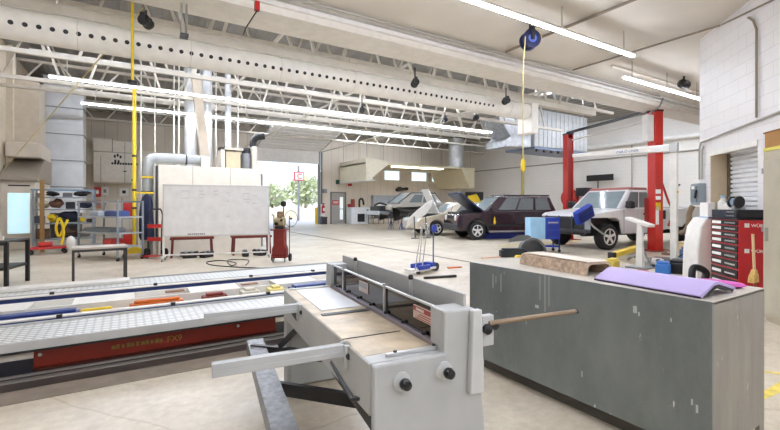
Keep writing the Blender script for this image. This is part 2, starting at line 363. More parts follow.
# ================================================================ ROOF STEEL, LIGHTS, DUCTS
TRUSS = mat('truss_paint', '#d2ccc0', .55)
protos = {}
def truss(y, z0, z1, lab, ch=.09, pitch=1.1, w=.1, XR=23.5):
    key = (z0, z1, ch, XR)
    if key in protos: return copy_tree(protos[key], (0, y, 0), label=lab)
    t = thing('roof_truss', lab, 'truss', (0, y, 0), group='open web trusses under the roof deck')
    MB().box(XL+.01, XR-.01, -w/2, w/2, z0, z0+ch).build('bottom_chord', TRUSS, t)
    MB().box(XL+.01, XR-.01, -.06, .06, z1-.09, z1).build('top_chord', TRUSS, t)
    n = int((XR-XL)/pitch); bar = None
    for k in range(n):
        x = XL+.1+k*pitch
        m = MB(); r = .026
        m.bar((0, 0, z0+ch*.9), (pitch/2, 0, z1-.08), r*2, r*2) if k % 2 == 0 else m.bar((0, 0, z1-.08), (pitch/2, 0, z0+ch*.9), r*2, r*2)
        if k < 2:
            o = m.build('web_bar', TRUSS, t, loc=(x, 0, 0)); protos[key, k] = o
        else:
            m.bm.free(); o = protos[key, k % 2].copy(); C.objects.link(o); o.parent = t; o.location = (x, 0, 0)
    protos[key] = t; return t
truss(7.4, 3.93, 6.2, 'deep steel truss running just above the perforated white duct', .14, 1.1, .16, 11.7)
truss(8.75, 4.6, 6.2, 'first open web truss beyond the perforated duct', XR=15.0)
truss(10.9, 4.3, 6.2, 'open web truss above the longest strip light', XR=15.0)
truss(13.2, 4.3, 6.2, 'open web truss above the second long strip light', XR=15.0)
truss(15.6, 4.6, 6.2, 'open web truss over the bays halfway to the far wall', XR=15.0)
truss(18.4, 5.3, 6.2, 'shallow open web truss third from the far wall')
truss(21.2, 5.3, 6.2, 'shallow open web truss second from the far wall')
truss(24.0, 5.3, 6.2, 'shallow open web truss nearest the far wall')
struct(MB().box(14.95, 15.1, 6.55, 26.5, 5.95, 6.2).build('trim_10', TRUSS))
for i, x in enumerate((2.7, 6.0, 11.0)):
    o = MB().box(x-.03, x+.03, 7.5, 26.4, 4.83, 4.89).build('bridging_bar', TRUSS); tag(o, ['steel bridging bar across the trusses over the ramps', 'steel bridging bar across the trusses over the whiteboard', 'steel bridging bar across the trusses over the dark car'][i], 'bar', 'bridging bars across the trusses')
LAMP = mat('lamp_tube', '#eaf1ff', .4, emit=72.0, var=0); LAMPN = mat('lamp_tube_near', '#eaf1ff', .4, emit=60.0, var=0); LAMPS = mat('lamp_tube_added', '#eaf1ff', .4, emit=48.0, var=0)
def strip(x0, x1, y, z, top, lab, n=4, lm=None, wide=.035):
    t = thing('strip_light', lab, 'light', ((x0+x1)/2, y, z), group='hanging strip lights'); L = (x1-x0)/2
    MB().box(-L, L, -wide, wide, 0, .035).build('housing', WHITE, t)
    MB().box(-L+.01, L-.01, -.03, .03, -.022, 0).build('diffuser', lm or LAMP, t)
    for k in range(n):
        x = -L+.3+(2*L-.6)*k/max(1, n-1); MB().cyl((x, 0, .05), (x, 0, top-z-.005), .008, 6).build('hanger', CONDUIT, t)
strip(-1.4, 11.05, 10.9, 3.92, 4.3, 'longest strip light, passing above the whiteboard and silver flues', 7)
strip(-1.05, 10.9, 13.2, 3.9, 4.3, 'second long strip light, hung behind and below the longest one', 7)
strip(3.9, 8.0, 8.5, 3.86, 4.6, 'short strip light tucked under the perforated duct', 3)
strip(0.2, 7.4, 3.95, 3.88, ZC, 'bright strip light on the near ceiling at the top of the picture', 5, LAMPN)
strip(8.45, 11.9, 4.7, 3.88, ZC, 'strip light on the near ceiling ending at the white block wall', 3)
strip(-2.4, 5.2, 0.6, 3.88, ZC, 'added unseen strip light overhead behind the viewer, over the shear', 3, LAMPN)  # out-of-view rows added to brighten the near bay, this and the next three
strip(-2.4, 5.2, -2.2, 3.88, ZC, 'added unseen strip light overhead at the rear of the near bay', 3, LAMPN)
strip(-2.4, 5.2, -4.6, 3.88, ZC, 'added unseen strip light overhead beside the front wall', 3, LAMPN)
strip(-2.4, -0.4, 3.95, 3.88, ZC, 'added unseen short strip light on the near ceiling beside the left wall', 2, LAMPN)
strip(13.2, 22.5, 6.85, 4.8, 6.2, 'added unseen strip light behind the soffit beam, over the lift bay', 4, LAMP, .16)  # lift bay rows, added out of sight to brighten the block wall
strip(12.6, 22.5, 9.0, 5.25, 6.2, 'added unseen strip light high behind the soffit beam, second over the lift bay', 4, LAMP, .16)
strip(12.6, 22.5, 11.4, 6.05, 6.2, 'added strip light close under the deck, third over the lift bay', 4, LAMP, .16)
strip(10, 21.5, 15.5, 6.1, 6.2, 'added strip light close under the deck over the aubergine car', 4, LAMP, .16)  # rows close to the deck, added to brighten the cars and far wall
strip(4, 19, 19.0, 5.8, 6.2, 'added strip light under the deck halfway to the far wall', 5, LAMP, .16)
strip(6, 18, 23.4, 5.86, 6.2, 'added strip light under the deck nearest the far wall', 5, LAMP, .16)
strip(-2.6, 8.6, 9.8, 4.75, 6.2, 'added strip light hidden above the perforated duct, first row', 4, LAMPS, .16)  # added fill rows kept out of sight by the duct and truss
strip(-2.6, 10, 12.05, 5.5, 6.2, 'added strip light hidden above the perforated duct, second row', 4, LAMPS, .16)
strip(-2.6, 11, 16.8, 6.05, 6.2, 'added strip light close under the roof deck behind the oven flues', 4, LAMP, .16)  # one more added row, brightening the back left side
# perforated duct
t = thing('perforated_duct', 'long white round duct with a row of black holes', 'duct', (0, 7.22, 3.655))
MB().cyl((XL+.02, 0, 0), (8.3, 0, 0), .205, 28).build('duct_tube', mat('duct_shell', '#efece5', .5), t)
hm = MB(); a = math.radians(-14)
for k in range(73):
    x = XL+.4+k*.1385; c = Vector((x, -.206*math.cos(a), .206*math.sin(a))); d = Vector((0, -math.cos(a), math.sin(a)))
    hm.cyl(c-d*.004, c+d*.002, .03, 10)
hm.build('perforation_pattern', BLACK, t)
MB().box(8.5, 8.75, -.21, .25, -.55, .2).cyl((8.25, 0, 0), (8.5, 0, 0), .2, 24).build('end_box', mat('duct_shell', '#efece5', .5), t, bevel=.02)
sm = MB()
for k in range(8): sm.tube(ring((XL+1.2+k*1.4, 0, 0), .207, 24, 'x'), .005, 6, True)
sm.build('seam_band', mat('duct_white', '#dad6cc', .5), t)
# heater unit and its trunking
t = thing('unit_heater', 'big ribbed galvanised air unit hung from the roof behind the farther red lift post', 'heater', (15.9, 12.3, 0))
m = MB()
for k in range(13): m.box(-1.8+k*.277, -1.8+k*.277+.25, -.8, .7, 3.72, 5.25)
m.box(-1.81, 1.79, -.77, .7, 3.74, 5.23); m.build('casing', mat('ribbed_zinc', '#b3b5b5', .4, .45, var=.1), t)
MB().box(-1.85, 1.86, -.84, .73, 3.6, 3.69).build('drip_tray', mat('tray_blue_grey', '#76839a', .4, .4), t)
for k in range(8): MB().box(-1.7+k*.46, -1.6+k*.46, -.84, -.76, 3.5, 3.6).build('tray_foot', DARK, t)
for x in (-1.6, 1.6):
    for y in (-.7, .6): MB().cyl((x, y, 5.2), (x, y, 6.2), .018, 6).build('hanger_rod', CONDUIT, t)
t = thing('elbow_duct', 'shiny sheet metal elbow duct entering the ribbed air unit', 'duct', (0, 0, 0))
q = [at(498, 117, Y=11.5), at(512, 114, Y=11.5), at(521, 130, Y=11.5), at(531, 135, Y=11.5), at(531, 147, Y=11.5), at(505, 147, Y=11.5), at(505, 140, Y=11.5), at(511, 136, Y=11.5)]
MB().prism([(p.x, p.z) for p in q], 'y', 11.5, 12.5).build('duct_casing', mat('bright_zinc', '#b0b3b6', .35, .6, var=.25, scale=5), t, bevel=.02)
for x in (q[1].x-.15, q[3].x-.15): MB().cyl((x, 12, 4.0 if x > 13 else 4.6), (x, 12, 6.2), .015, 6).build('hanger_rod', CONDUIT, t)
# cord and hose reels hung from the roof
def reel(x, y, z, top, lab, r=.14, m=BLACK):
    t = thing('hanging_reel', lab, 'reel', (x, y, z), rz=math.radians(-25), group='hose and cord reels under the roof')
    MB().lathe([(r*.3, -.09), (r, -.085), (r, -.06), (r*.75, -.055), (r*.75, .055), (r, .06), (r, .085), (r*.3, .09)], axis='y').build('drum', m, t)
    MB().box(-.03, .03, -.12, .12, r*1.05, r*1.2).box(-.03, .03, -.12, -.1, -.03, r*1.2).box(-.03, .03, .1, .12, -.03, r*1.2).build('bracket', DARK, t)
    MB().cyl((0, 0, r*1.2), (0, 0, top-z-.005), .015, 8).build('drop_rod', DARK, t); return t
t = reel(5.55, 4.62, 3.99, ZC, 'blue hose reel hung from the near ceiling beneath the bright strip light', .15, mat('reel_navy', '#1d2450', .35))
MB().lathe([(.07, -.1), (.06, -.095)], axis='y').build('hub_disc', mat('reel_blue', '#5a6fc0', .4), t)
MB().tube([(.02, -.02, .2), (.14, -.02, .17), (.19, -.02, .03), (.12, -.02, -.09)], .012, 6).build('hose_loop', YDIM, t)
p = at(523, 160, D=6.5); o = MB().tube([(p.x, p.y, p.z), (p.x, p.y, 3.4), (p.x+.08, p.y+.02, 3.93)], .008, 6).build('air_hose', YDIM); tag(o, 'pale yellow air hose hanging from the blue reel', 'hose')
o = MB().lathe([(.012, -.1), (.035, -.08), (.035, .06), (.015, .1)], (p.x, p.y, p.z-.08)).build('hose_coupling', YEL); tag(o, 'yellow coupling on the end of the hanging air hose', 'coupling')
for px, py, y, lab in ((415, 83, 6.75, 'black reel in front of the perforated duct, mid-picture'), (506, 101, 6.8, 'black reel beside the end of the perforated duct'), (146, 22, 6.72, 'black reel at the top of the yellow rope'), (362, 110, 10.5, 'small black reel between the strip lights, mid-picture'), (476, 118, 9.5, 'small black reel near the end of the longest strip light'), (445, 120, 10.6, 'small black reel hung left of the elbow duct')):
    q = at(px, py, Y=y); reel(q.x, q.y, q.z, {6.75: 4.0, 6.8: 4.0, 6.72: 4.0}.get(y, 4.72 if y < 10 else 4.3), lab, .075)
p = at(684, 82, D=9.6); t = thing('ceiling_fan_heater', 'small black spotlight on the ceiling above the strip light by the block wall', 'spotlight', (p.x, p.y, 4.06))
MB().lathe([(.05, -.14), (.1, -.1), (.1, .1), (.07, .14)], axis='x').build('lamp_head', BLACK, t); MB().cyl((0, 0, .05), (0, 0, ZC-4.065), .02).build('stem', DARK, t)
t.name = 'ceiling_spotlight'
# conduits and pipes
def pipe(name, pts, r, m, lab, cat='pipe', group=None, n=8):
    o = MB().tube(pts, r, n).build(name, m); return tag(o, lab, cat, group)
pipe('ceiling_conduit', [(XL, 5.72, 4.2), (12, 5.72, 4.2)], .022, CONDUIT, 'grey conduit along the joint of near ceiling and soffit beam')
a = at(632, 52, z=4.2); b = at(748, 15.5, z=4.2); b = Vector((a.x, .0, 4.2))
pipe('ceiling_conduit', [(8.1, 5.6, 4.2), (8.1, 2.95, 4.2)], .018, mat('conduit_brown', '#8a7f70', .5), 'brown conduit crossing the near ceiling to the white block wall')
a = at(505, 52, z=4.2); pipe('ceiling_conduit', [(a.x, 5.6, 4.2), (a.x+.02, .5, 4.2)], .024, mat('conduit_brown', '#8a7f70', .5), 'brown conduit crossing the near ceiling behind the blue reel')
a = at(640, 58, z=4.19); pipe('ceiling_conduit', [(a.x, 5.0, 4.19), (13, 5.0, 4.19)], .03, CREAM, 'cream pipe on the near ceiling above the strip light by the block wall')
def dg(s, y, z): return (C1[0]-.7071*s+.7071*y, C1[1]-.7071*s-.7071*y, z)
pipe('wall_conduit', [dg(.06, -.03, 1.75), dg(.06, -.03, 2.3), dg(.12, -.03, 2.4), dg(2.6, -.03, 2.52), dg(4, -.03, 2.55)], .016, CONDUIT, 'grey conduit bending over the roller shutter on the white block wall')
pipe('wall_conduit', [dg(.16, -.03, 1.75), dg(.16, -.03, 2.26), dg(.22, -.03, 2.32)], .014, CONDUIT, 'short upright conduit above the grey switch box')
pipe('wall_conduit', [dg(1.69, -.03, 2.52), dg(1.69, -.03, 3.75), dg(1.62, -.03, 3.9), dg(1.5, -.03, 4.0)], .016, mat('conduit_brown', '#8a7f70', .5), 'upright brown conduit on the white block wall')
pipe('wall_conduit', [dg(.8, -.03, 4.19), dg(3.6, -.03, 3.75)], .014, mat('conduit_brown', '#8a7f70', .5), 'thin conduit running across the top of the white block wall')
pipe('insulated_pipe', [(XR-.2, 3.6, 4.7), (XR-.2, 16, 4.7)], .13, WHITE, 'thick white pipe high on the block wall behind the red lift', n=14)
pipe('wall_pipe', [(XR-.06, 3.6, 3.98), (XR-.06, 26.3, 3.98)], .04, mat('pipe_grey', '#9b948b', .5), 'thin grey pipe along the block wall behind the cars')
pipe('gas_pipe', [(XR-.11, 20.1, 0), (XR-.11, 20.1, 4.6), (XR-.11, 20.1, 6.15)], .1, mat('pipe_olive', '#b9ad6c', .5), 'upright mustard pipe on the block wall above the dark car')
for y, lab in ((12.6, 'upright dark pipe on the block wall beside the gantry post'), (16.5, 'upright grey conduit on the block wall between mustard pipe and lift')):
    pipe('wall_pipe', [(XR-.06, y, 1.0), (XR-.06, y, 4.6)], .03, mat('pipe_grey', '#9b948b', .5), lab)
# yellow rope, yellow drop cable
p0 = at(143, 8, D=6.25); p1 = at(0, 174, X=-3.15)
pipe('rope', [p0, p1], .009, YDIM, 'thin yellow rope slanting from the roof down to the left wall', 'rope')
p = at(132.5, 81, D=5.7); pipe('drop_cable', [(p.x, p.y, p.z), (p.x, p.y, 6.2)], .018, YEL, 'yellow cable hanging in front of the perforated duct', 'cable')
o = MB().lathe([(.03, -.02), (.06, -.02), (.06, .02), (.03, .02)], (p.x, p.y, p.z-.02)).build('cable_socket', BLACK); tag(o, 'black socket on the lower end of the yellow hanging cable', 'socket')
p = at(184, 8, z=3.96); t = thing('beam_bracket', 'grey steel bracket under the soffit beam at the top left', 'bracket', (p.x, p.y, 3.6)); MB().box(-.04, -.025, -.06, .06, 0, .398).box(.025, .04, -.06, .06, 0, .398).build('bracket_side', CONDUIT, t); MB().box(-.05, .05, -.07, .07, -.04, 0).build('bracket_shoe', DARK, t)
p = at(257, 4, z=3.97); o = MB().box(p.x-.03, p.x+.03, p.y-.03, p.y+.03, 3.88, 4.0).build('call_point', RED); tag(o, 'small red box under the soffit beam, top of the picture', 'alarm')
pipe('pull_cord', [(p.x, p.y, 3.88), (p.x-.1, p.y+.2, 3.7), (p.x-.12, p.y+.25, 3.62)], .008, DARK, 'dark cord trailing from the small red box on the beam', 'cord')
# ================================================================ FOREGROUND: foot shear
SH = thing('foot_shear', 'pale grey sheet metal foot shear in the foreground', 'shear', (.77, 1.353, 0), math.radians(-6))
GSH = mat('shear_grey', '#a9abab', .45, bump=.04, bscale=220); GEDGE = mat('shear_grey_light', '#b8baba', .4)
TBL = mat('shear_table', '#b8a88f', .42, .2, var=.28, scale=9, bump=.1, bscale=30); ALU = mat('aluminium', '#d4d6d7', .3, .7, var=.05)
# near side housing (profile in x,z)
prof = [(0, 0), (0, .7), (.31, .7), (.315, .87), (.46, .87), (.55, 0)]
MB().prism(prof, 'y', 0, .035).build('side_housing', GSH, SH, bevel=.008)
MB().prism([(.414, .525), (.43, .868), (.475, .868), (.487, .52)], 'y', -.03, 0).build('cover_strip', GEDGE, SH, bevel=.006)
MB().prism([(0, .66), (0, .7), (.31, .7), (.31, .66)], 'y', .035, .12).build('top_flange', GSH, SH, bevel=.005)
MB().prism(prof, 'y', 1.58, 1.615).build('side_housing', GSH, SH, bevel=.008)
MB().box(.315, .46, .035, .12, .3, .868).build('column_return', GSH, SH, bevel=.004)
MB().box(.315, .46, 1.5, 1.58, .3, .868).build('column_return', GSH, SH, bevel=.004)
for x, z in ((.112, .628), (.306, .636)):
    k = MB().lathe([(.036, 0), (.036, -.008), (.02, -.012)], (x, 0, z), 'y', 28).build('knob_collar', GEDGE, SH)
    MB().lathe([(.012, -.01), (.02, -.02), (.023, -.032), (.018, -.05), (.004, -.056)], (x, -.005, z), 'y', 24).build('knob', mat('knob_black', '#111214', .2), k)
# table
MB().box(.0, .37, .12, 1.58, .655, .7).build('table', TBL, SH, bevel=.004)
MB().box(-.004, .012, .036, 1.58, .5, .698).build('apron', GSH, SH, bevel=.004)
MB().box(.06, .3, .88, 1.5, .7005, .706).build('paper_sheet', mat('cut_sheet', '#d9dbe0', .4), SH)
sl = MB(); sl.box(.035, .31, .775, .805, .7, .7025); sl.box(.0, .29, .35, .357, .7, .702); sl.build('table_slot', mat('slot_dark', '#1e1b1a', .6), SH)
MB().box(.035, .31, .765, .812, .7025, .7045).build('slot_strip', BLACK, SH)
gb = MB(); gb.box(.08, .36, .06, .075, .7, .716); o = gb.build('squaring_bar', ALU, SH, bevel=.002)
for x in (.12, .3): MB().cyl((x, .067, .716), (x, .067, .722), .008).build('bar_screw', DARK, o)
MB().box(.02, .33, 1.53, 1.55, .7, .712).build('squaring_bar', ALU, SH, bevel=.002)
# blade, hold-down, clear guard, back board
MB().box(.315, .345, .09, 1.55, .7, .722).build('blade_beam', mat('blade', '#8c8691', .3, .7), SH, bevel=.003)
for k in range(7): MB().lathe([(.011, .722), (.011, .731), (.006, .735)], (.33, .2+k*.2, 0)).build('blade_bolt', DARK, SH)
GG = mat('smoked_guard', '#241a16', .06, trans=.4, var=0)
MB().box(.338, .343, .07, 1.5, .722, .86).build('clear_guard', GG, SH)
MB().box(.335, .346, .07, 1.5, .855, .864).build('guard_rim', ALU, SH)
for y in (1.28, .62):
    c = MB(); c.box(.326, .338, y-.01, y+.01, .715, .862); o = c.build('guard_clamp', mat('clamp_steel', '#a5a5a8', .3, .6), SH, bevel=.003)
    MB().lathe([(.008, .862), (.01, .865), (.01, .874), (.005, .878)], (.33, y, 0)).build('clamp_screw', CHROME, o)
for y0, y1, m in ((.1, .3, RED), (.86, .99, PAPER)):
    o = MB().box(.331, .337, y0, y1, .775, .835).build('warning_label', mat('aged_label', '#c9b5ac', .6), SH)
    h = MB().box(.329, .331, y0+.005, y1-.005, .812 if m is RED else .8, .833).build('label_header', mat('aged_red', '#8f3a34', .5) if m is RED else GREYP, o)
    l = MB()
    for k in range(3): l.box(.3295, .331, y0+.015, y1-.02-.02*k, .779+k*.01, .783+k*.01)
    l.build('label_text', mat('aged_red', '#8f3a34', .5) if m is RED else GREYP, o)
text('DANGER', .018, PAPER, [c for c in kids(SH) if c.name.startswith('warning_label')][0], (.3285, .27, .8155), (PI/2, 0, -PI/2), 'danger_lettering', .0005)
MB().box(.438, .452, .05, 1.6, .60, .92).build('back_board', GSH, SH, bevel=.003)
MB().box(.36, .44, .12, 1.55, .52, .66).build('blade_carrier', mat('carrier_dark', '#3a3230', .5, .3), SH)
for y in (.5, 1.3):
    o = MB().box(.42, .437, y-.01, y+.01, .78, .912).build('board_clamp', ALU, SH, bevel=.002)
    MB().lathe([(.01, .912), (.014, .918), (.012, .934), (.004, .938)], (.427, y, 0)).build('clamp_knob', BLACK, o)
# front support arms
for y in (.30, 1.12):
    a = MB(); a.box(-.54, .0, y-.018, y+.018, .655, .7); a.box(-.54, .0, y-.022, y-.018, .65, .674)
    o = a.build('support_arm', GSH, SH, bevel=.003)
    MB().box(-.02, .015, y-.035, y+.035, .6, .7).build('arm_bracket', GSH, o, bevel=.003)
    MB().lathe([(.012, -.05), (.012, -.035)], (-.005, y, .655), 'y').build('arm_bolt', DARK, o)
# front frame legs, treadle
lg = MB(); lg.box(.0, .03, 1.5, 1.58, 0, .66); lg.build('front_post', GSH, SH)
MB().box(.02, .5, 1.56, 1.58, .02, .5).build('end_plate', mat('shear_grey_mid', '#b9bcbb', .5), SH)
MB().bar((-.0, 1.3, .62), (.12, .25, .33), .03, .05).build('link_arm', DARK, SH)
tr = MB(); tr.prism([(-.055, .22), (-.055, .31), (.06, .31), (.06, .295), (-.04, .295), (-.04, .22)], 'y', 0, 1.9)
o = tr.build('treadle', mat('worn_steel', '#77787b', .42, .4, var=.45, scale=30, bump=.25), SH, bevel=.002, loc=(-.262, -.1, 0)); o.rotation_euler.z = math.radians(-2.6)
for p_, q_ in (((-.2, 1.03, .265), (.3, .54, .265)), ((-.215, 1.66, .285), (.33, 1.2, .285))):
    MB().bar(p_, q_, .03, .07).build('treadle_arm', BLACK, SH)
MB().bar((.03, 1.3, .5), (-.05, 1.5, .33), .025, .03).build('return_spring', DARK, SH)
MB().box(.05, .5, .1, .16, .25, .33).build('rear_stay', DARK, SH)
MB().tube([(.02, .08, .55), (-.01, .2, .5), (.0, .5, .55)], .012, 6).build('cable', BLACK, SH)
# back gauge rod
g = MB(); g.box(.47, .54, .02, .07, .76, .81); g.box(.5, .56, .0, .03, .70, .83); g.build('gauge_bracket', GEDGE, SH, bevel=.004)
MB().lathe([(.006, 0), (.022, .006), (.022, .03), (.006, .036)], (.52, -.02, .775), 'y').lathe([(.006, 0), (.02, .006), (.02, .03), (.006, .036)], (.565, -.01, .785), 'y').build('gauge_knob', BLACK, SH)
MB().cyl((.53, 0, .796), (1.05, 0, .79), .011).build('gauge_rod', mat('rod_steel', '#8b7a66', .35, .7), SH)
MB().cyl((1.05, 0, .79), (1.062, 0, .79), .0115).build('rod_tip', BLACK, SH)

# ================================================================ grey sheet metal cabinet and what lies on it
BX0, BX1, BY0, BY1, BZ = 2.34, 2.99, .885, 2.55, .84
t = thing('metal_bin', 'long scuffed grey sheet metal cabinet in the right foreground', 'cabinet', (BX0, BY0, 0))
BF = streak_mat('bin_face', '#697071', '#8a9090', .36, .4, (1.6, 1.6, .8), '#dcdcd8', .63); BE = streak_mat('bin_end', '#7f7c76', '#97938b', .45, .3, (8, 8, 1.2), '#b9b4aa', .6); BT = streak_mat('bin_top', '#b5afa4', '#c9c3b8', .45, .3, (3, 3, 3), '#8d8780', .6)
W, L = BX1-BX0, BY1-BY0
MB().box(.01, W-.01, .012, L-.01, .1, BZ-.015).build('carcass', BE, t)
MB().box(0, .01, 0, L, .1, BZ).build('front_panel', BF, t, bevel=.002)
MB().box(.01, W, 0, .012, .1, BZ-.004).build('end_panel', BE, t, bevel=.002)
MB().box(.01, W, .0, L, BZ-.015, BZ).build('lid', BT, t, bevel=.002)
MB().box(.08, W-.03, .05, L-.08, 0, .1).build('plinth', mat('plinth', '#55524d', .6), t)
MB().box(W-.07, W-.005, .0, .02, .0, .1).build('corner_foot', BE, t)
sc_ = MB()
for px, y0_, y1_, w_ in ((493, 274, 288, .006), (496, 276, 283, .004), (501, 274, 292, .005), (540, 276, 300, .004), (545, 272, 312, .005), (549, 272, 306, .004), (537, 305, 308, .03), (635, 306, 313, .02), (639, 312, 316, .008), (582, 371, 377, .006), (692, 399, 405, .008), (697, 405, 413, .01), (671, 318, 322, .006)):
    a_, b_ = at(px, y0_, X=BX0), at(px, y1_, X=BX0); sc_.box(-.0008, .0, a_.y-BY0-w_/2, a_.y-BY0+w_/2, b_.z, a_.z)
sc_.build('scuff_pattern', mat('scuff_pale', '#bcc2c1', .6), t)
# brown foam beam
t = thing('bumper_beam', 'brown flaked beam lying on the far half of the grey metal cabinet', 'beam', (2.5, 1.64, BZ+.001), math.radians(-8))
pr = [(-.0, 0), (.02, .075), (.05, .085), (.2, .085), (.23, .07), (.25, .0), (.235, 0), (.215, .06), (.19, .07), (.06, .07), (.035, .06), (.015, 0)]
FOAM = mat('flaked_foam', '#b09a86', .8, var=.35, scale=40, bump=.4, bscale=120)
MB().prism([(x, z) for x, z in pr], 'y', 0, .62).build('shell', FOAM, t)
MB().box(.03, .22, .0, .6, .0862, .0885).build('top_face', mat('pale_cardboard', '#d6ccbf', .8, var=.15, scale=12), t)
# purple panel: roof-shaped moulding
t = thing('purple_panel', 'long lilac folded panel lying on the near half of the grey metal cabinet', 'panel', (2.375, .945, BZ+.002), math.radians(-4))
pr = [(0, .0), (.0, .012), (.12, .066), (.17, .07), (.33, .03), (.34, .015), (.33, .015), (.17, .055), (.125, .052), (.01, 0)]
MB().prism(pr, 'y', 0, .58).build('shell', mat('lilac', '#a798c6', .5, var=.04), t, smooth=40)
MB().prism([(.015, .004), (.125, .05), (.168, .053), (.32, .014), (.3, .004), (.17, .036), (.13, .036), (.05, .004)], 'y', -.003, .03).build('end_lining', mat('lining_black', '#1e1d22', .6), t)
MB().box(-.004, .006, 0, .58, 0, .008).build('edge_trim', mat('trim_aubergine', '#3a2c44', .5), t)
o = MB().lathe([(.001, .002), (.075, .005), (.095, .015), (.085, .026), (.001, .03)], (2.86, 1.04, BZ)).build('pink_cloth', mat('pink_rag', '#bb55a2', .85, bump=.3)); o.data.transform(Matrix.Translation((2.86, 1.04, 0)) @ Matrix.Diagonal((.7, 1.25, 1, 1)) @ Matrix.Translation((-2.86, -1.04, 0)))
o.name = 'folded_rag'; tag(o, 'pink rag folded on the near end of the metal cabinet, beside the lilac panel', 'rag')

# ================================================================ alignment ramps
RW = mat('rail_white', '#dcd9d2', .45, var=.05); DIA = diamond_mat(); RBL = mat('rail_blue', '#2a3f7e', .4); RGREY = mat('ramp_edge', '#b0b1b0', .45)
def runway(name, y0, y1, x0, x1, lab):
    t = thing(name, lab, 'ramp', (0, (y0+y1)/2, 0)); h = (y1-y0)/2
    MB().box(x0, x1, -h, h, .27, .3).build('tread_plate', DIA, t)
    MB().box(x0, x1, -h-.012, -h, .235, .303).build('side_rail', RGREY, t, bevel=.004)
    MB().box(x0, x1, h, h+.012, .205, .32).build('side_rail', RGREY, t, bevel=.004)
    MB().box(x0, x1, -h+.06, h-.06, .2, .27).build('underframe', DARK, t)
    for x in (x0+.25, (x0+x1)/2, x1-.3): MB().box(x, x+.12, .06, h-.08, 0.01, .2).build('ramp_foot', DARK, t)
    return t
t = runway('lift_runway', 4.02, 4.56, -3.1, 2.6, 'near diamond plate runway of the low vehicle lift')
MB().box(-1.5, -1.15, .08, .09, .3005, .3015).build('worn_patch', LBLUE, t)
runway('lift_runway', 6.1, 6.66, -2.2, 3.3, 'far diamond plate runway of the low vehicle lift')
o = thing('base_beam', 'orange red steel beam with yellow lettering beneath the near runway', 'beam', (0, 4.3, 0))
MB().box(-.64, 1.27, -.03, .03, .02, .16).build('beam_web', ORED, o, bevel=.004)
MB().box(-.64, 1.27, -.05, .03, .006, .02).build('beam_flange', mat('beam_dark_red', '#5a1d12', .5), o)
for x in (-.6, .9): MB().cyl((x, -.034, .12), (x, -.03, .12), .014).build('beam_bolt', CHROME, o)
lt = MB(); x = -.13
for k in range(11): lt.box(x, x+.03*(.7 if k % 3 else 1), -.0315, -.03, .075, .105+.006*(k % 2)); x += .036
lt.build('faded_lettering', mat('faded_yellow', '#8d7434', .6), o)
text('FX9', .075, mat('beam_yellow', '#a8862c', .6), o, (.285, -.0305, .066), (PI/2, 0, 0), 'beam_lettering', .001)
# jack rails between the runways
def rail(name, y, x0, x1, w, z0, z1, m, lab, cat='rail', **k):
    o = MB().box(x0, x1, y-w/2, y+w/2, z0, z1).build(name, m, bevel=.004); return tag(o, lab, cat, **k)
t = thing('jack_rail', 'white and blue jack rail beside the near runway', 'rail', (0, 4.75, 0))
MB().box(-3, 2.5, -.02, .02, .18, .3).build('rail_web', RBL, t); MB().box(-3, 2.5, -.03, .05, .3, .312).build('rail_cap', RW, t); MB().box(-3, 2.5, .1, .16, .24, .27).build('rail_ledge', RW, t)
for x in (-1.5, -.55, .35, 1.3): MB().box(x, x+.04, -.05, .0, .3, .328).build('rail_stop', DARK, t)
for x in (-2.5, 0, 2.2): MB().box(x, x+.08, -.03, .14, 0, .24).build('rail_foot', DARK, t)
t = thing('jack_rail', 'white and blue jack rail beside the far runway', 'rail', (0, 5.95, 0))
MB().box(-2.4, 3.1, -.02, .02, .16, .3).build('rail_web', RBL, t); MB().box(-2.4, 3.1, -.06, .03, .3, .312).build('rail_cap', RW, t)
for x in (-.75, .25, 1.4, 2.3): MB().box(x, x+.04, -.05, .0, .312, .338).build('rail_stop', DARK, t)
for x in (-2, .3, 2.7): MB().box(x, x+.08, -.04, .04, 0, .16).build('rail_foot', DARK, t)
t = thing('cross_tray', 'white slotted tray lying between the two lift runways', 'tray', (0, 5.5, 0))
m = MB(); m.box(-2.4, 2.9, -.2, -.17, .2, .29); m.box(-2.4, 2.9, .17, .2, .2, .29); m.box(-2.4, 2.9, -.17, .17, .2, .215)
for x in (-1.4, -.5, .6, 1.6): m.box(x, x+.55, -.17, .17, .27, .29)
m.build('tray_body', RW, t)
for x in (-2.2, .2, 2.6): MB().box(x, x+.1, -.16, .16, 0, .2).build('tray_foot', DARK, t)
for x in (.35, 1.2): MB().box(x, x+.2, -.05, .05, .29, .3).build('tray_slot', mat('slot_rust', '#7c4a2c', .6), t)
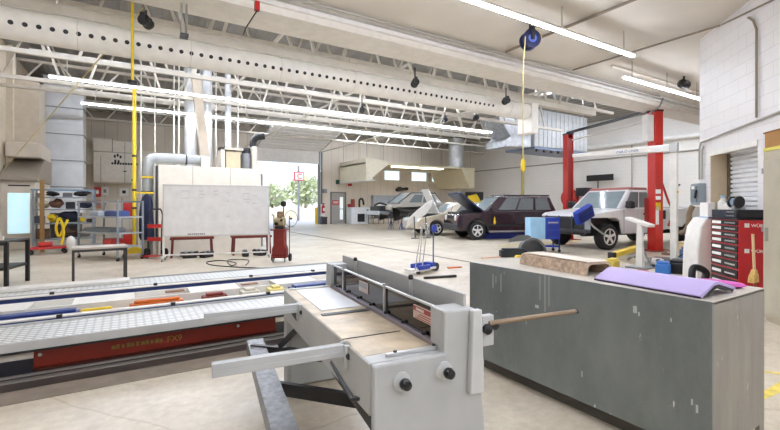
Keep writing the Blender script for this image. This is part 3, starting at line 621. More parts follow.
# rolling jack in the pit: coloured pieces
for nm, x, y, sx, sy, z0, z1, m, lab, cat in (
    ('jack_beam', -1.1, 5.08, 1.4, .14, .0, .24, RBL, 'dark blue jack beam in the gap behind the near runway', 'beam'),
    ('hydraulic_ram', .25, 5.08, .5, .1, .0, .25, ORNG, 'orange hydraulic ram in the gap behind the near runway', 'ram'),
    ('tool_tray', .82, 5.1, .26, .13, .0, .25, mat('rust_red', '#7c2f22', .6), 'rust red block in the gap behind the near runway', 'block'),
    ('spacer_block', 1.2, 5.08, .2, .16, .0, .27, mat('pale_block', '#d8d2c4', .6), 'pale block between rust red and yellow blocks in the gap', 'block'),
    ('wheel_chock', 1.5, 5.05, .18, .16, .0, .27, mat('pale_yellow', '#e4d48a', .6), 'pale yellow chock in the gap behind the near runway', 'chock'),
    ('jack_beam', 2.1, 5.1, .8, .2, .0, .24, RBL, 'dark blue jack beam at the shear end of the gap', 'beam'),
    ('yellow_block', -.28, 5.08, .34, .1, .0, .22, YEL, 'yellow block beside the orange ram in the gap', 'block')):
    z1 += .06; m_ = MB(); m_.box(-sx/2, sx/2, -sy/2, sy/2, z0 if nm != 'jack_beam' else .2, z1-.03)
    if nm == 'jack_beam': m_.box(sx/2-.1, sx/2, -sy/2, sy/2, 0, .2).box(-sx/2, -sx/2+.06, -sy/2, sy/2, 0, .2)
    m_; m_.box(-sx/2+.04, sx/2-.04, -sy/2+.02, sy/2-.02, z1-.03, z1)
    o = m_.build(nm, m, bevel=.01, loc=(x, y, 0)); tag(o, lab, cat)
o = MB().box(-1.9, .0, 6.36, 6.58, .302, .34).build('loading_plank', RW, bevel=.006); tag(o, 'long white plank lying on the far runway', 'plank')
# cable coil on the floor
pts = spline([P2(313, 268, .012), P2(262, 268, .012), P2(236, 267, .012), P2(212, 265, .012), P2(207, 262, .012), P2(222, 260.5, .014), P2(236, 263, .03), P2(231, 265.5, .03), P2(228, 260, .03), P2(248, 260, .014), P2(246, 265, .012)], 8)
o = MB().tube(pts, .011, 6).build('floor_cable', BLACK); tag(o, 'black cable looped on the floor in front of the whiteboard', 'cable')
# ================================================================ LEFT SIDE
def frame_table(name, lab, x, y, rz, w, d, h, tm, lm, lw=.03, shelf=None):
    t = thing(name, lab, 'table', (x, y, 0), rz)
    MB().box(-w/2, w/2, -d/2, d/2, h-.03, h).build('tabletop', tm, t, bevel=.003)
    for sx in (-1, 1):
        for sy in (-1, 1): MB().box(sx*(w/2-lw), sx*w/2, sy*(d/2-lw), sy*d/2, 0, h-.03).build('leg', lm, t)
    MB().box(-w/2, w/2, -d/2, -d/2+.02, h-.07, h-.03).box(-w/2, w/2, d/2-.02, d/2, h-.07, h-.03).build('rail', lm, t)
    if shelf: MB().box(-w/2+.02, w/2-.02, -d/2, d/2, shelf, shelf+.04).build('shelf', lm, t)
    return t
frame_table('steel_bench', 'small bench with thin dark legs standing behind the lift runways', -.43, 8.72, math.radians(4), .76, .5, .6, mat('bench_top', '#b5ada3', .5), mat('bench_leg', '#3a3733', .5), .028)
frame_table('work_table', 'black framed work table at the left edge', -2.0, 9.15, math.radians(-12), .95, .75, .74, mat('worktop_black', '#3a3836', .5), BLACK, .05, .28)
p = Vector((-1.78, 9.0, .74)); o = MB().box(-.06, .06, -.05, .05, 0, .06).cyl((0, 0, .06), (0, 0, .12), .03).build('bench_vice', CREAM, loc=p); tag(o, 'small cream vice on the black work table', 'vice')
o = MB().box(-.05, .05, -.05, .05, 0, .14).lathe([(.06, .14), (.07, .2), (.03, .23)]).build('table_lamp_base', BLACK, loc=(-2.05, 9.1, .74)); o.name = 'grinder'; tag(o, 'small black grinder on the black work table', 'grinder')
o = MB().tube(spline([(-2.2, 9.1, .36), (-1.95, 9.1, .36), (-1.8, 9.08, .45), (-1.9, 9.05, .6), (-2.15, 9.05, .64), (-2.3, 9.1, .5)], 6), .012, 6).build('hose_coil', BLACK); tag(o, 'black hose coiled on the lower shelf of the work table', 'hose')
# booth
bx0, bx1, by = -3.14, -2.35, 16.0
t = thing('spray_booth', 'beige booth with a lit pale blue window at the left wall', 'booth', (bx0, by, 0)); W = bx1-bx0
MB().box(0, W, 0, 2.6, 0, 2.0).build('cabin', mat('booth_beige', '#d3c9ba', .55), t, bevel=.02)
MB().prism([(-.15, 2.0), (-.15, 2.06), (1.3, 2.75), (2.6, 2.75), (2.6, 2.0)], 'x', 0, W+.05).build('slanted_hood', mat('hood_brown', '#8f8577', .5), t)
MB().box(0, W+.03, .6, 2.6, 2.75, 3.2).build('upper_box', mat('booth_beige2', '#cfc5b6', .55), t, bevel=.02)
MB().box(.05, W-.1, 1.2, 2.5, 3.2, 5.2).build('plenum', mat('booth_beige3', '#c6baa8', .55), t)
a = at(8, 193, Y=by); b = at(30, 233, Y=by)
w = MB().box(a.x-bx0-.04, b.x-bx0+.04, -.03, 0, b.z-.04, a.z+.04).build('window_frame', mat('booth_beige', '#d3c9ba', .55), t)
MB().box(a.x-bx0, b.x-bx0, -.045, -.03, b.z, a.z).build('lit_pane', mat('lit_blue', '#bfe3ee', .3, emit=.75, var=.15, scale=3), w)
MB().box(a.x-bx0, b.x-bx0, -.02, 0, a.z+.2, a.z+.24).build('air_slot', DARK, t)
# big rectangular duct at the left
t = thing('riser_duct', 'tall ribbed galvanised duct rising to the roof at the left', 'duct', (-2.1, 20.6, 0)); DM = mat('zinc_sheet', '#dddfe1', .4, .12, var=.08, scale=2)
for k, (z0, z1) in enumerate(((1.0, 2.0), (2.0, 3.0), (3.0, 4.0), (4.0, 5.0), (5.0, 6.15))):
    m = MB(); m.box(-.62, .58, -.6, .6, z0, z1-.02)
    for q in range(4): m.box(-.632, .592, -.612, .612, z0+.12+q*.24, z0+.14+q*.24)
    o = m.build('duct_section', DM, t); MB().box(-.66, .62, -.64, .64, z1-.03, z1).build('duct_flange', mat('zinc_dark', '#8b8e92', .4, .5), o)
MB().box(-.5, .46, -.5, .5, 0, 1.0).build('duct_base', DARK, t)
# shelving rack with its stock
RS = mat('rack_steel', '#8f979f', .4, .4)
t = thing('shelving_rack', 'steel shelving rack crowded with parts beside the lit booth', 'rack', (-1.6, 15.5, 0))
for x in (-.72, .66):
    for y in (-.3, .26): MB().box(x, x+.05, y, y+.05, 0, 1.75).build('upright', RS, t)
for z in (.3, .75, 1.15, 1.5): MB().box(-.7, .7, -.3, .3, z, z+.03).build('shelf', RS, t)
MB().box(-.74, .74, -.32, -.28, 1.7, 1.75).build('top_rail', mat('rail_steel_blue', '#7c93a8', .4, .4), t)
def lump(name, c, r, m, lab, cat, jit=.12, sub=2, group='parts stored on the shelving rack'):
    o = MB().blob((0, 0, r[2]*1.36), r, sub, jit).build(name, m, loc=c); return tag(o, lab, cat, group)
J = 0
for nm, x, z, r, m, lab, cat in (
    ('dark_bundle', -.28, 1.53, (.17, .2, .07), mat('bundle_black', '#232326', .8), 'dark bundle on the top shelf of the rack, towards the lit booth', 'bundle'),
    ('dark_bundle', .4, 1.53, (.22, .2, .08), mat('bundle_black', '#232326', .8), 'dark bundle on the top shelf of the rack, towards the cart', 'bundle'),
    ('brown_bag', -.2, 1.18, (.17, .2, .12), mat('bag_brown', '#6b4a3a', .8), 'brown bag on the second shelf of the rack', 'bag'),
    ('dark_bundle', .46, 1.18, (.17, .18, .09), mat('bundle_navy', '#20263c', .8), 'navy bundle on the second shelf of the rack', 'bundle'),
    ('pale_parcel', -.5, 1.18, (.14, .16, .1), mat('parcel_pale', '#bfb3a4', .8), 'pale parcel on the second shelf of the rack', 'parcel'),
    ('dark_bundle', .1, .78, (.22, .2, .14), mat('bundle_navy', '#20263c', .8), 'broad navy bundle on the third shelf of the rack', 'bundle'),
    ('yellow_coil', -.28, .78, (.12, .14, .11), YEL, 'yellow coil on the third shelf of the rack', 'coil'),
    ('yellow_ball', .4, .78, (.07, .07, .07), YEL, 'small yellow bundle at the cart end of the third shelf', 'bundle'),
    ('brown_sack', .06, .33, (.25, .2, .14), mat('sack_brown', '#4d3a30', .8), 'brown sack on the bottom shelf of the rack', 'sack'),
    ('pale_parcel', .5, .33, (.13, .16, .12), mat('parcel_grey', '#8d8a88', .8), 'grey parcel on the bottom shelf of the rack', 'parcel')):
    lump(nm, (-1.6+x, 15.42, z), r, m, lab, cat, .3)
for nm, x, z, s_, m, lab in (('grey_carton', .05, 1.535, (.2, .3, .12), mat('carton_grey', '#77777a', .7), 'grey carton in the middle of the top shelf of the rack'), ('grey_carton', -.58, 1.535, (.16, .3, .1), mat('carton_taupe', '#8e8378', .7), 'taupe carton at the booth end of the top shelf of the rack'), ('black_carton', .12, 1.185, (.2, .3, .2), mat('carton_black', '#2a2a2e', .7), 'black carton in the middle of the second shelf of the rack'), ('grey_carton', -.58, .785, (.2, .34, .2), mat('carton_slate', '#4c5058', .7), 'slate carton at the booth end of the third shelf of the rack'), ('black_carton', .58, .785, (.14, .34, .1), mat('carton_black', '#2a2a2e', .7), 'flat black carton at the cart end of the third shelf of the rack'), ('brown_carton', -.5, .335, (.3, .36, .28), mat('carton_brown', '#5a4232', .7), 'brown carton at the booth end of the bottom shelf of the rack')):
    o = MB().box(-s_[0]/2, s_[0]/2, -s_[1]/2, s_[1]/2, 0, s_[2]).box(-s_[0]/2+.01, s_[0]/2-.01, -.02, .02, s_[2], s_[2]+.006).build(nm, m, loc=(-1.6+x, 15.5, z), bevel=.008); tag(o, lab, 'carton', 'parts stored on the shelving rack')
# floor clutter before the rack: creeper, jug, hose
t = thing('floor_creeper', 'red trolley with small wheels on the floor by the shelving rack', 'trolley', (-1.85, 14.3, 0), math.radians(10))
MB().box(-.4, .4, -.18, .18, .14, .2).build('deck', RED, t); MB().box(-.2, .1, -.12, .12, .2, .32).build('motor', RED, t, bevel=.03)
for x in (-.35, .35):
    for y in (-.16, .16): MB().cyl((x, y-.02, .06), (x, y+.02, .06), .06).build('wheel', RUB, t)
lump('white_jug', (-1.35, 14.2, 0), (.11, .11, .2), WHITE, 'white jug on the floor by the red trolley', 'jug', .06, 2, None)
o = MB().tube(spline([(-1.55, 14.2, .25), (-1.5, 14.15, .6), (-1.58, 14.1, .95), (-1.66, 14.15, .7), (-1.6, 14.2, .45), (-1.5, 14.2, .7), (-1.42, 14.25, .9)], 6), .03, 8).build('yellow_hose', YEL); tag(o, 'thick yellow hose hanging at the front of the shelving rack', 'hose')
o = MB().box(-.05, .05, -.05, .05, 0, 2.0).build('timber_post', mat('timber', '#8a6a3a', .7), loc=(-2.05, 14.9, 0), rz=.1); tag(o, 'brown timber post standing between booth and shelving rack', 'post')
# mobile cart
t = thing('parts_cart', 'grey mobile parts cart on casters in front of the wall unit', 'cart', (-.4, 12.3, 0), math.radians(-58))
for x in (-.8, .77):
    for y in (-.31, .28): MB().box(x, x+.035, y, y+.035, .1, 1.4).build('upright', RS, t)
for z in (.3, .62, 1.0): MB().box(-.8, .8, -.31, .31, z, z+.025).build('shelf', mat('cart_shelf', '#b4b9bd', .4, .4), t)
MB().box(-.8, .8, -.32, -.29, 1.36, 1.4).box(-.8, .8, .29, .32, 1.36, 1.4).build('top_rail', RS, t)
for x in (-.78, .78):
    for y in (-.29, .29):
        o = MB().cyl((x, y-.015, .05), (x, y+.015, .05), .05).build('caster', RUB, t); MB().box(x-.02, x+.02, y-.022, y+.022, .05, .1).build('caster_fork', CHROME, o)
def on_cart(name, x, y, z, sx, sy, sz, m, lab, cat):
    v = Matrix.Rotation(math.radians(-58), 4, 'Z') @ Vector((x, y, 0)); 
    o = MB().box(-sx/2, sx/2, -sy/2, sy/2, 0, sz).box(-sx/2+.02, sx/2-.02, -sy/2+.02, sy/2-.02, sz, sz+.02).build(name, m, loc=(-.4+v.x, 12.3+v.y, z+.003), rz=math.radians(-58), bevel=.01); tag(o, lab, cat, 'boxes on the parts cart')
on_cart('blue_case', .35, -.05, 1.025, .5, .3, .12, mat('case_blue', '#3d4f86', .5), 'blue case on the top shelf of the parts cart', 'case')
on_cart('panel_stack', -.2, 0, .645, 1.0, .4, .08, mat('panel_grey', '#7b8288', .5), 'flat grey panels on the middle shelf of the parts cart', 'panel')
on_cart('dark_case', -.4, 0, 1.025, .4, .35, .1, mat('case_grey', '#9da3a8', .5), 'pale case on the top shelf of the parts cart', 'case')
on_cart('red_case', .3, -.1, .325, .35, .3, .16, RED, 'red case on the bottom shelf of the parts cart', 'case')
# yellow pole stand and navy overall
t = thing('pole_stand', 'tall yellow pole on a wheeled yellow foot reaching the trusses', 'stand', (.1, 12.3, 0))
MB().cyl((0, 0, .1), (0, 0, 4.3), .042, 14).build('pole', YEL, t)
MB().prism([(-.24, .1), (-.22, .15), (-.05, .26), (.05, .26), (.22, .15), (.24, .1)], 'y', -.14, .14).build('foot', YEL, t)
for x in (-.2, .2):
    for y in (-.13, .09): MB().cyl((x, y, .05), (x, y+.04, .05), .05).build('caster', RUB, t)
for z in (1.2, 1.65, 2.5): MB().cyl((0, 0, z), (0, 0, z+.05), .05).build('pole_collar', BLACK, t)
MB().box(.04, .42, -.02, .02, 1.59, 1.63).build('hook_arm', YEL, t)
t = None
secs = []
for z, w, d in ((.42, .13, .1), (.5, .16, .13), (.8, .16, .12), (1.1, .15, .11), (1.35, .13, .1), (1.5, .09, .07), (1.58, .03, .03)):
    secs.append([(w*math.cos(a)*(1+.12*math.cos(5*a+z*3)), d*math.sin(a)*(1+.15*math.sin(4*a)), z) for a in [2*PI*k/24 for k in range(24)]])
o = MB().loft(secs).build('overall', NAVY, loc=(.37, 12.3, 0), smooth=60); tag(o, 'navy overall hanging from the yellow pole stand', 'clothing')
# red tool boxes on wall behind cart, wall unit
t = thing('wall_unit', 'large cream equipment cabinet mounted high on the far wall', 'cabinet', (0, 26.0, 0))
a = at(93, 138, Y=25.2); b = at(136, 183, Y=25.2); c0 = at(113, 152, Y=25.2)
CW = mat('cabinet_cream', '#e3dccf', .5)
MB().box(a.x, b.x, -.8, .58, b.z, a.z-.05).build('body', CW, t, bevel=.03)
MB().box(a.x, c0.x, -.86, -.8, c0.z, a.z).build('upper_door', CW, t, bevel=.02); MB().box(c0.x-.05, c0.x, -.87, -.86, c0.z, a.z).build('door_edge', mat('cabinet_line', '#a59d8f', .5), t)
MB().box(a.x, b.x, -.81, -.8, c0.z-.03, c0.z).box(a.x+.3, a.x+.33, -.81, -.8, b.z, c0.z-.2).box(b.x-.5, b.x-.47, -.81, -.8, b.z, a.z-.1).build('panel_joint', mat('cabinet_line', '#a59d8f', .5), t)
lt = MB()
for k in range(10): lt.box(a.x+.75+k*.115, a.x+.84+k*.115, -.815, -.8, c0.z-.62, c0.z-.52)
lt.build('black_lettering', BLACK, t)
sy = MB()
for dx, dz in ((0, 0), (.12, .06), (.24, -.02), (.02, -.24), (.16, -.26)): sy.box(b.x-.95+dx, b.x-.87+dx, -.815, -.8, c0.z-.28+dz, c0.z-.14+dz)
sy.box(a.x+1.25, a.x+1.4, -.815, -.8, b.z+.55, b.z+.6); sy.build('symbol', BLACK, t)
MB().box(b.x-.2, b.x-.14, -.82, -.8, b.z+.1, b.z+.2).build('latch', DARK, t)
MB().box(a.x-.75, a.x-.02, -.4, .58, b.z+.9, c0.z+.2).build('side_box', mat('side_box', '#d6d0c4', .5), t)
o = MB().box(b.x+.1, b.x+2.9, -.12, 0, b.z+.3, a.z-.35).build('wall_board', mat('board_pale', '#e9e5d8', .6), loc=(0, YB-.003, 0)); tag(o, 'pale board on the far wall behind the yellow pole', 'board')
for i, (px, py, sx, sz, m, nm, lab) in enumerate(((97.5, 192, .3, .5, RED, 'fire_switch', 'red and white switch box on the far wall under the cream cabinet, upper left'), (105, 191, .3, .45, PAPER, 'switch_box', 'white switch box on the far wall under the cream cabinet, upper middle'), (124, 192, .4, .4, PAPER, 'notice', 'white square notice with a black centre on the far wall by the yellow pole'), (97.5, 204, .3, .45, mat('tan_red', '#c28a76', .6), 'breaker_box', 'reddish switch box on the far wall under the cream cabinet, lower left'), (105, 204, .3, .4, mat('plate_cream', '#dcd2c0', .6), 'outlet_box', 'cream switch box on the far wall under the cream cabinet, lower middle'))):
    q = at(px, py, Y=YB-.1); o = MB().box(-sx/2, sx/2, -.1, .097, -sz/2, sz/2).build(nm, m, loc=(q.x, YB-.1, q.z), bevel=.015); tag(o, lab, 'switch box' if 'box' in nm or 'switch' in nm else 'notice', 'boxes on the far wall under the cream cabinet')
    MB().box(-sx/5, sx/5, -.11, -.1, -sz/5, sz/5).build('centre_plate', BLACK if nm == 'notice' else (PAPER if i == 0 else GREYP), o)
t = thing('red_tool_chest', 'red wall box in two tiers beside the yellow pole', 'tool chest', (-.0, 14.4, 0))
MB().box(-.16, .16, -.12, .12, .1, .55).build('lower_tier', RED, t, bevel=.01); MB().box(-.16, .16, -.12, .12, .95, 1.4).build('middle_tier', RED, t, bevel=.01); MB().box(-.2, -.17, -.14, .14, 0, 1.5).box(.17, .2, -.14, .14, 0, 1.5).build('frame', RS, t)
MB().box(-.17, .17, -.14, .14, .9, .94).box(-.17, .17, -.14, .14, .06, .1).build('tier_shelf', RS, t)
# hand truck with red cylinders
t = thing('hand_truck', 'red and black hand truck in front of the oven end', 'hand truck', (.52, 11.75, 0), math.radians(-30))
for x in (-.16, .16): MB().tube(spline([(x, 0, .1), (x, .02, .7), (x, .06, 1.05), (x*.6, .09, 1.2)], 5), .018, 8).build('frame_tube', BLACK, t)
MB().tube([(-.1, .09, 1.2), (.1, .09, 1.2)], .018, 8).build('handle', BLACK, t)
for z in (.42, .74): MB().box(-.17, .17, -.02, .03, z, z+.09).build('cross_band', RED, t)
MB().box(-.17, .17, -.22, 0, .06, .08).build('toe_plate', RED, t)
for x in (-.22, .22): MB().cyl((x-.025, .06, .12), (x+.025, .06, .12), .12).build('wheel', RUB, t)
# oven behind the whiteboard
OV = mat('oven_cream', '#ddd5c7', .55); t = thing('curing_oven', 'big cream oven cabinet standing behind the whiteboard', 'oven', (.62, 12.25, 0))
MB().box(0, 2.6, 0, 1.5, 0, 2.33).build('cabinet', OV, t, bevel=.015)
MB().box(.25, 2.62, -.04, 0, 1.72, 1.78).build('front_ledge', mat('ledge_brown', '#8a7b69', .5), t)
MB().box(.8, .815, -.006, 0, 1.8, 2.33).box(1.75, 1.765, -.006, 0, 1.8, 2.33).build('panel_joint', mat('cabinet_line', '#a59d8f', .5), t)
MB().box(-.06, -.01, -.02, .08, .4, 2.3).build('corner_post', DARK, t); MB().box(2.62, 2.66, .02, 1.4, .1, 2.2).build('end_strip', GREYP, t)
# fan housing on the oven
t = thing('oven_fan', 'cream fan housing with black motor on top of the oven', 'fan', (2.75, 12.9, 2.33))
MB().box(-.55, -.45, -.3, .3, 0, .62).box(-.55, .05, -.3, .3, .55, .62).build('frame', CREAM, t)
MB().box(-.42, -.02, -.28, .28, 0, .5).build('fan_box', TANP, t); MB().lathe([(.15, 0), (.18, .08), (.18, .4), (.12, .5)], (.2, 0, 0)).build('motor', mat('motor_grey', '#77797c', .4), t)
MB().cyl((.2, 0, .5), (.2, 0, .66), .12).build('motor_cap', DARK, t); MB().box(.33, .46, -.25, .2, 0, .7).build('side_panel', CREAM, t)
MB().tube(spline([(.4, 0, .7), (.42, 0, .86), (.5, -.05, 1.0), (.72, -.1, 1.05)], 5), .1, 10).build('outlet_hose', BLACK, t)
# flues and big pipe
PZ = mat('flue_zinc', '#c8cacb', .38, .35, var=.12, scale=5)
def flue(px, lab, z0, r, py=155, y=13.5, lean=0, m=PZ, name='flue'):
    q = at(px, py, Y=y); t = thing(name, lab, 'flue', (q.x, y, 0), group='flues above the oven')
    MB().cyl((lean, 0, z0), (0, 0, 6.15), r, 18).build('flue_tube', m, t)
    for zz in (z0+.4, 4.6): MB().cyl((0, 0, zz), (0, 0, zz+.06), r+.015, 18).build('flue_band', PZ, t)
flue(190.5, 'wide galvanised flue rising from the oven, first from the yellow pole', 2.335, .16, y=13.6)
flue(206, 'galvanised flue beside the leaning tan flue', 2.335, .17, y=13.5)
flue(228, 'slim galvanised flue rising above the oven fan', 2.335, .09, y=13.4)
q0 = at(207, 150, Y=12.9); q1 = at(197, 80, Y=12.9)
o = MB().bar((q0.x, 13.08, 2.36), (q1.x, 13.08, 4.9), .24, .12).build('leaning_flue', mat('flue_tan', '#c3b5a3', .5)); tag(o, 'tan square flue leaning between the galvanised flues', 'flue')
t = thing('pipe_run', 'thick grey pipe running up and over to the oven top', 'pipe', (0, 12.75, 0)); q = at(147.5, 200, Y=12.75); q2 = at(205, 159, Y=12.75)
MB().tube([(q.x, 0, 0), (q.x, 0, 2.35), (q.x+.03, 0, 2.46), (q.x+.11, 0, 2.53), (q.x+.22, 0, 2.55), (q2.x, 0, 2.55)], .13, 16).build('pipe', mat('pipe_zinc', '#b1b5b9', .35, .5), t)
MB().cyl((q.x, 0, 1.6), (q.x, 0, 1.66), .145).cyl((q.x, 0, .8), (q.x, 0, .86), .145).cyl((q2.x-.5, 0, 2.55), (q2.x-.46, 0, 2.55), .145).build('pipe_band', DARK, t)
MB().box(q.x-.14, q.x+.14, -.14, .0, 2.0, 2.05).build('yellow_tie', YEL, t)
q = at(205, 163, Y=12.5); o = MB().box(q.x-.1, q.x+.12, 12.4, 12.6, 2.331, 2.62).build('junction_box', WHITE); tag(o, 'white box on the oven top where the thick pipe ends', 'box')
for px, lab in ((141, 'thin white drop pipe just right of the yellow pole'), (155, 'thin drop pipe second right of the yellow pole'), (174, 'thin drop pipe halfway between yellow pole and flues'), (179, 'thin drop pipe just left of the wide flue'), (216, 'thin drop pipe between the galvanised flues'), (238, 'thin drop pipe over the oven fan')):
    yy = 14.2 if px < 156 else 13.45; q = at(px, 150, Y=yy); pipe('drop_pipe', [(q.x, yy, 0 if px < 156 else 2.335), (q.x, yy, 6.15)], .022, STEELW, lab, group='thin drop pipes over the oven')
# whiteboard
a, b = at(164, 261, z=0), at(270, 257.0, z=0); d = Vector((2.94-.68, 10.5-11.05, 0)); rz = math.atan2(d.y, d.x); Lw = d.length
t = thing('whiteboard', 'large whiteboard on a wheeled white stand', 'whiteboard', (.68, 11.05, 0), rz)
MB().box(0, Lw, -.01, .01, .58, 1.76).build('board', mat('board_white', '#e8e8e8', .28), t)
f = MB(); f.box(-.02, Lw+.02, -.018, .018, 1.75, 1.78); f.box(-.02, Lw+.02, -.018, .018, .56, .59); f.box(-.025, 0, -.018, .018, .56, 1.78); f.box(Lw, Lw+.025, -.018, .018, .56, 1.78); f.build('frame', ALU, t)
for x in (-.01, Lw+.01):
    o = MB().box(x-.02, x+.02, -.02, .02, .1, .57).box(x-.02, x+.02, -.22, .22, .08, .11).build('leg', WHITE, t)
    MB().cyl((x-.012, -.2, .04), (x+.012, -.2, .04), .04).cyl((x-.012, .2, .04), (x+.012, .2, .04), .04).build('caster', GREYP, o)
MB().box(0, Lw, -.015, .015, .12, .15).build('stretcher', WHITE, t)
MK = mat('marker_faint', '#a3a1aa', .5); m = MB()
def stroke(x0, z0, x1, z1): m.bar((x0, -.0115, z0), (x1, -.0115, z1), .002, .007)
for x, z, s in ((.36, 1.46, .17), (1.74, 1.44, .14)):
    for p, q in (((0, 0), (s, 0)), ((s, 0), (s, s)), ((s, s), (0, s)), ((0, s), (0, 0))): stroke(x+p[0], z+p[1], x+q[0], z+q[1])
for x, z, w in ((.75, 1.62, .1), (.75, 1.54, .13), (.75, 1.46, .1), (1.06, 1.62, .09), (1.08, 1.54, .07), (1.35, 1.58, .08), (1.4, 1.52, .05), (1.95, 1.52, .12), (1.8, 1.36, .1), (1.95, 1.33, .12), (1.35, 1.02, .1), (1.36, 1.38, .06)):
    for k in range(int(w/.022)): stroke(x+k*.024, z+(k % 2)*.02, x+k*.024+.02, z+.02-(k % 2)*.02)
m.build('marker_writing', MK, t)
m = MB()
for k in range(9): m.box(.5+k*.043, .5+k*.043+(.03 if k % 3 else .036), -.0125, -.01, .6, .625)
m.build('board_lettering', mat('letter_grey', '#55565c', .5), t)
# red dollies and engine parts under the whiteboard
def dolly(x, y, rz, lab):
    t = thing('engine_dolly', lab, 'dolly', (x, y, 0), rz, 'red dollies behind the whiteboard')
    MB().box(-.5, .5, -.25, .25, .44, .5).build('deck', mat('dolly_red', '#6a2019', .5), t, bevel=.01)
    MB().box(-.45, .45, -.2, .2, .5, .56).build('deck_board', mat('dolly_board', '#a0693f', .7), t)
    for sx in (-.44, .44):
        for sy in (-.2, .2): MB().bar((sx, sy, .44), (sx*1.05, sy, .0), .05, .05).build('leg', mat('dolly_red', '#8c2a22', .5), t)
dolly(1.35, 11.7, math.radians(-6), 'red dolly under the whiteboard, on the oven pipe side'); dolly(2.75, 11.45, math.radians(-6), 'red dolly under the whiteboard, on the red cart side')
ENG = mat('engine_dark', '#2e2e31', .5, .4, var=.4, scale=20)
for i, (x, y, lab) in enumerate(((1.25, 11.35, 'dark engine part on the floor under the first dolly edge'), (1.62, 11.25, 'dark gearbox part on the floor between the whiteboard legs'), (2.5, 11.02, 'dark engine part on the floor under the second dolly edge'), (2.85, 10.98, 'dark part on the floor beside the far whiteboard leg'))):
    t = thing('engine_part', lab, 'engine part', (x, y, 0), i*.7, 'engine parts on the floor under the whiteboard')
    MB().box(-.16, .16, -.08, .08, 0, .1).build('casting', ENG, t, bevel=.02); MB().cyl((-.2, 0, .1), (.2, 0, .1), .06).build('shaft', ENG, t)
    for k in (-.08, .06): MB().lathe([(.05, .08), (.05, .16), (.02, .17)], (k, 0, 0)).build('boss', GREYP, t)
# red cart with torch unit
t = thing('welding_cart', 'upright red cart carrying a tan motor unit', 'cart', (2.93, 9.5, 0), math.radians(-32))
CR = mat('cart_red', '#761810', .45)
MB().prism([(-.16, .14), (.16, .14), (.16, .3), (.12, .4), (.12, .72), (-.12, .72), (-.12, .4), (-.16, .3)], 'y', -.12, .12).build('body', CR, t, bevel=.012)
MB().box(-.18, .18, -.16, .16, .72, .75).build('top_tray', CR, t); MB().box(-.17, .17, -.14, .14, .1, .14).build('base_tray', CR, t)
MB().box(-.12, .12, -.125, -.12, .5, .53).build('body_fold', mat('cart_dark', '#7c1c15', .5), t)
for x in (-.18, .18): MB().cyl((x, .13, .1), (x, .13, 1.05), .012, 8).build('post', mat('post_rust', '#8a4a3a', .5), t)
MB().cyl((-.18, .13, 1.05), (-.18, -.02, 1.08), .012, 8).build('handle', BLACK, t)
for x in (-.2, .2): MB().cyl((x-.02, .12, .09), (x+.02, .12, .09), .09).build('wheel', RUB, t)
for x in (-.13, .13): MB().box(x-.012, x+.012, -.13, -.1, 0, .1).build('foot', GREYP, t)
u = thing('motor_unit', 'tan and brown motor unit sitting on the red cart', 'motor', (2.93, 9.5, .753), math.radians(-32))
MB().box(-.1, .1, -.1, .1, 0, .06).build('base_plate', DARK, u); MB().lathe([(.07, -.12), (.11, -.1), (.11, .1), (.07, .12)], (0, 0, .16), 'x').build('motor_body', mat('motor_tan', '#a39672', .5), u)
MB().box(-.06, .06, -.06, .06, .24, .4).build('filter_stack', mat('motor_brown', '#8a6d52', .5), u, bevel=.02); MB().cyl((-.05, -.1, .12), (-.05, -.16, .12), .04).cyl((.06, -.09, .2), (.06, -.14, .2), .03).build('fitting', BLACK, u)
t = thing('wire_reel', 'thin white hoop wheel standing on the floor inside the bay door', 'wheel', (at(291, 216, Y=24).x, 24, 0), math.radians(20))
MB().tube(ring((0, 0, .5), .47, 32), .022, 6, True).build('rim', mat('rim_grey', '#85888c', .5), t); MB().cyl((0, -.04, .5), (0, .04, .5), .06).build('hub', BLACK, t)
sp = MB()
for k in range(8): a_ = k*PI/4; sp.bar((0, 0, .5), (.46*math.cos(a_), 0, .5+.46*math.sin(a_)), .006, .006)
sp.build('spoke', GREYP, t); MB().box(-.2, .2, -.05, .05, 0, .03).build('stand_foot', GREYP, t)
q = at(283.5, 222, Y=23); t = thing('floor_fan', 'black pedestal fan by the bay door beside the white hoop', 'fan', (q.x, 23, 0), math.radians(25))
MB().cyl((0, 0, 0), (0, 0, .04), .22).build('base', BLACK, t); MB().cyl((0, 0, .04), (0, 0, 1.2), .03).build('stem', BLACK, t); MB().lathe([(.08, -.08), (.16, -.06), (.16, .06), (.1, .08)], (0, 0, 1.36), 'y').build('fan_head', BLACK, t)
# ================================================================ VEHICLES (local x = nose, y = left side, z = up)
TYRE = RUB; RIM = mat('alloy', '#dfe0e1', .3, .3); TRIMB = mat('trim_black', '#1c1c1f', .5)
def wheel(parent, x, y, r, w=.2, rim=RIM, side=1):
    t = MB().lathe([(r*.62, -w/2), (r*.93, -w/2), (r, -w*.35), (r, w*.35), (r*.93, w/2), (r*.62, w/2)], (x, y, r), 'y', 28).build('wheel', TYRE, parent)
    o = y+side*w*.54
    m = MB(); m.lathe([(r*.63, -w*.3*side), (r*.63, 0), (r*.56, 0), (r*.54, -.03*side)], (x, o, r), 'y', 28); m.lathe([(.05, 0), (.07, .004*side), (.03, .02*side)], (x, o-.012*side, r), 'y', 14)
    for k in range(5):
        a = 2*PI*k/5+.3; d = Vector((math.cos(a), 0, math.sin(a))); c = Vector((x, o-.02*side, r)); m.bar(c+d*.03, c+d*r*.6, .03, .075)
    m.build('rim', rim, t); MB().lathe([(.01, -.04), (r*.6, -.04), (r*.6, -.035)], (x, o, r), 'y', 20).build('brake_disc', DARK, t)
    return t
def arch(cx, r, z0, n=9):
    return [(cx+r*math.cos(PI-PI*k/n), z0+r*math.sin(PI-PI*k/n)) for k in range(n+1)]
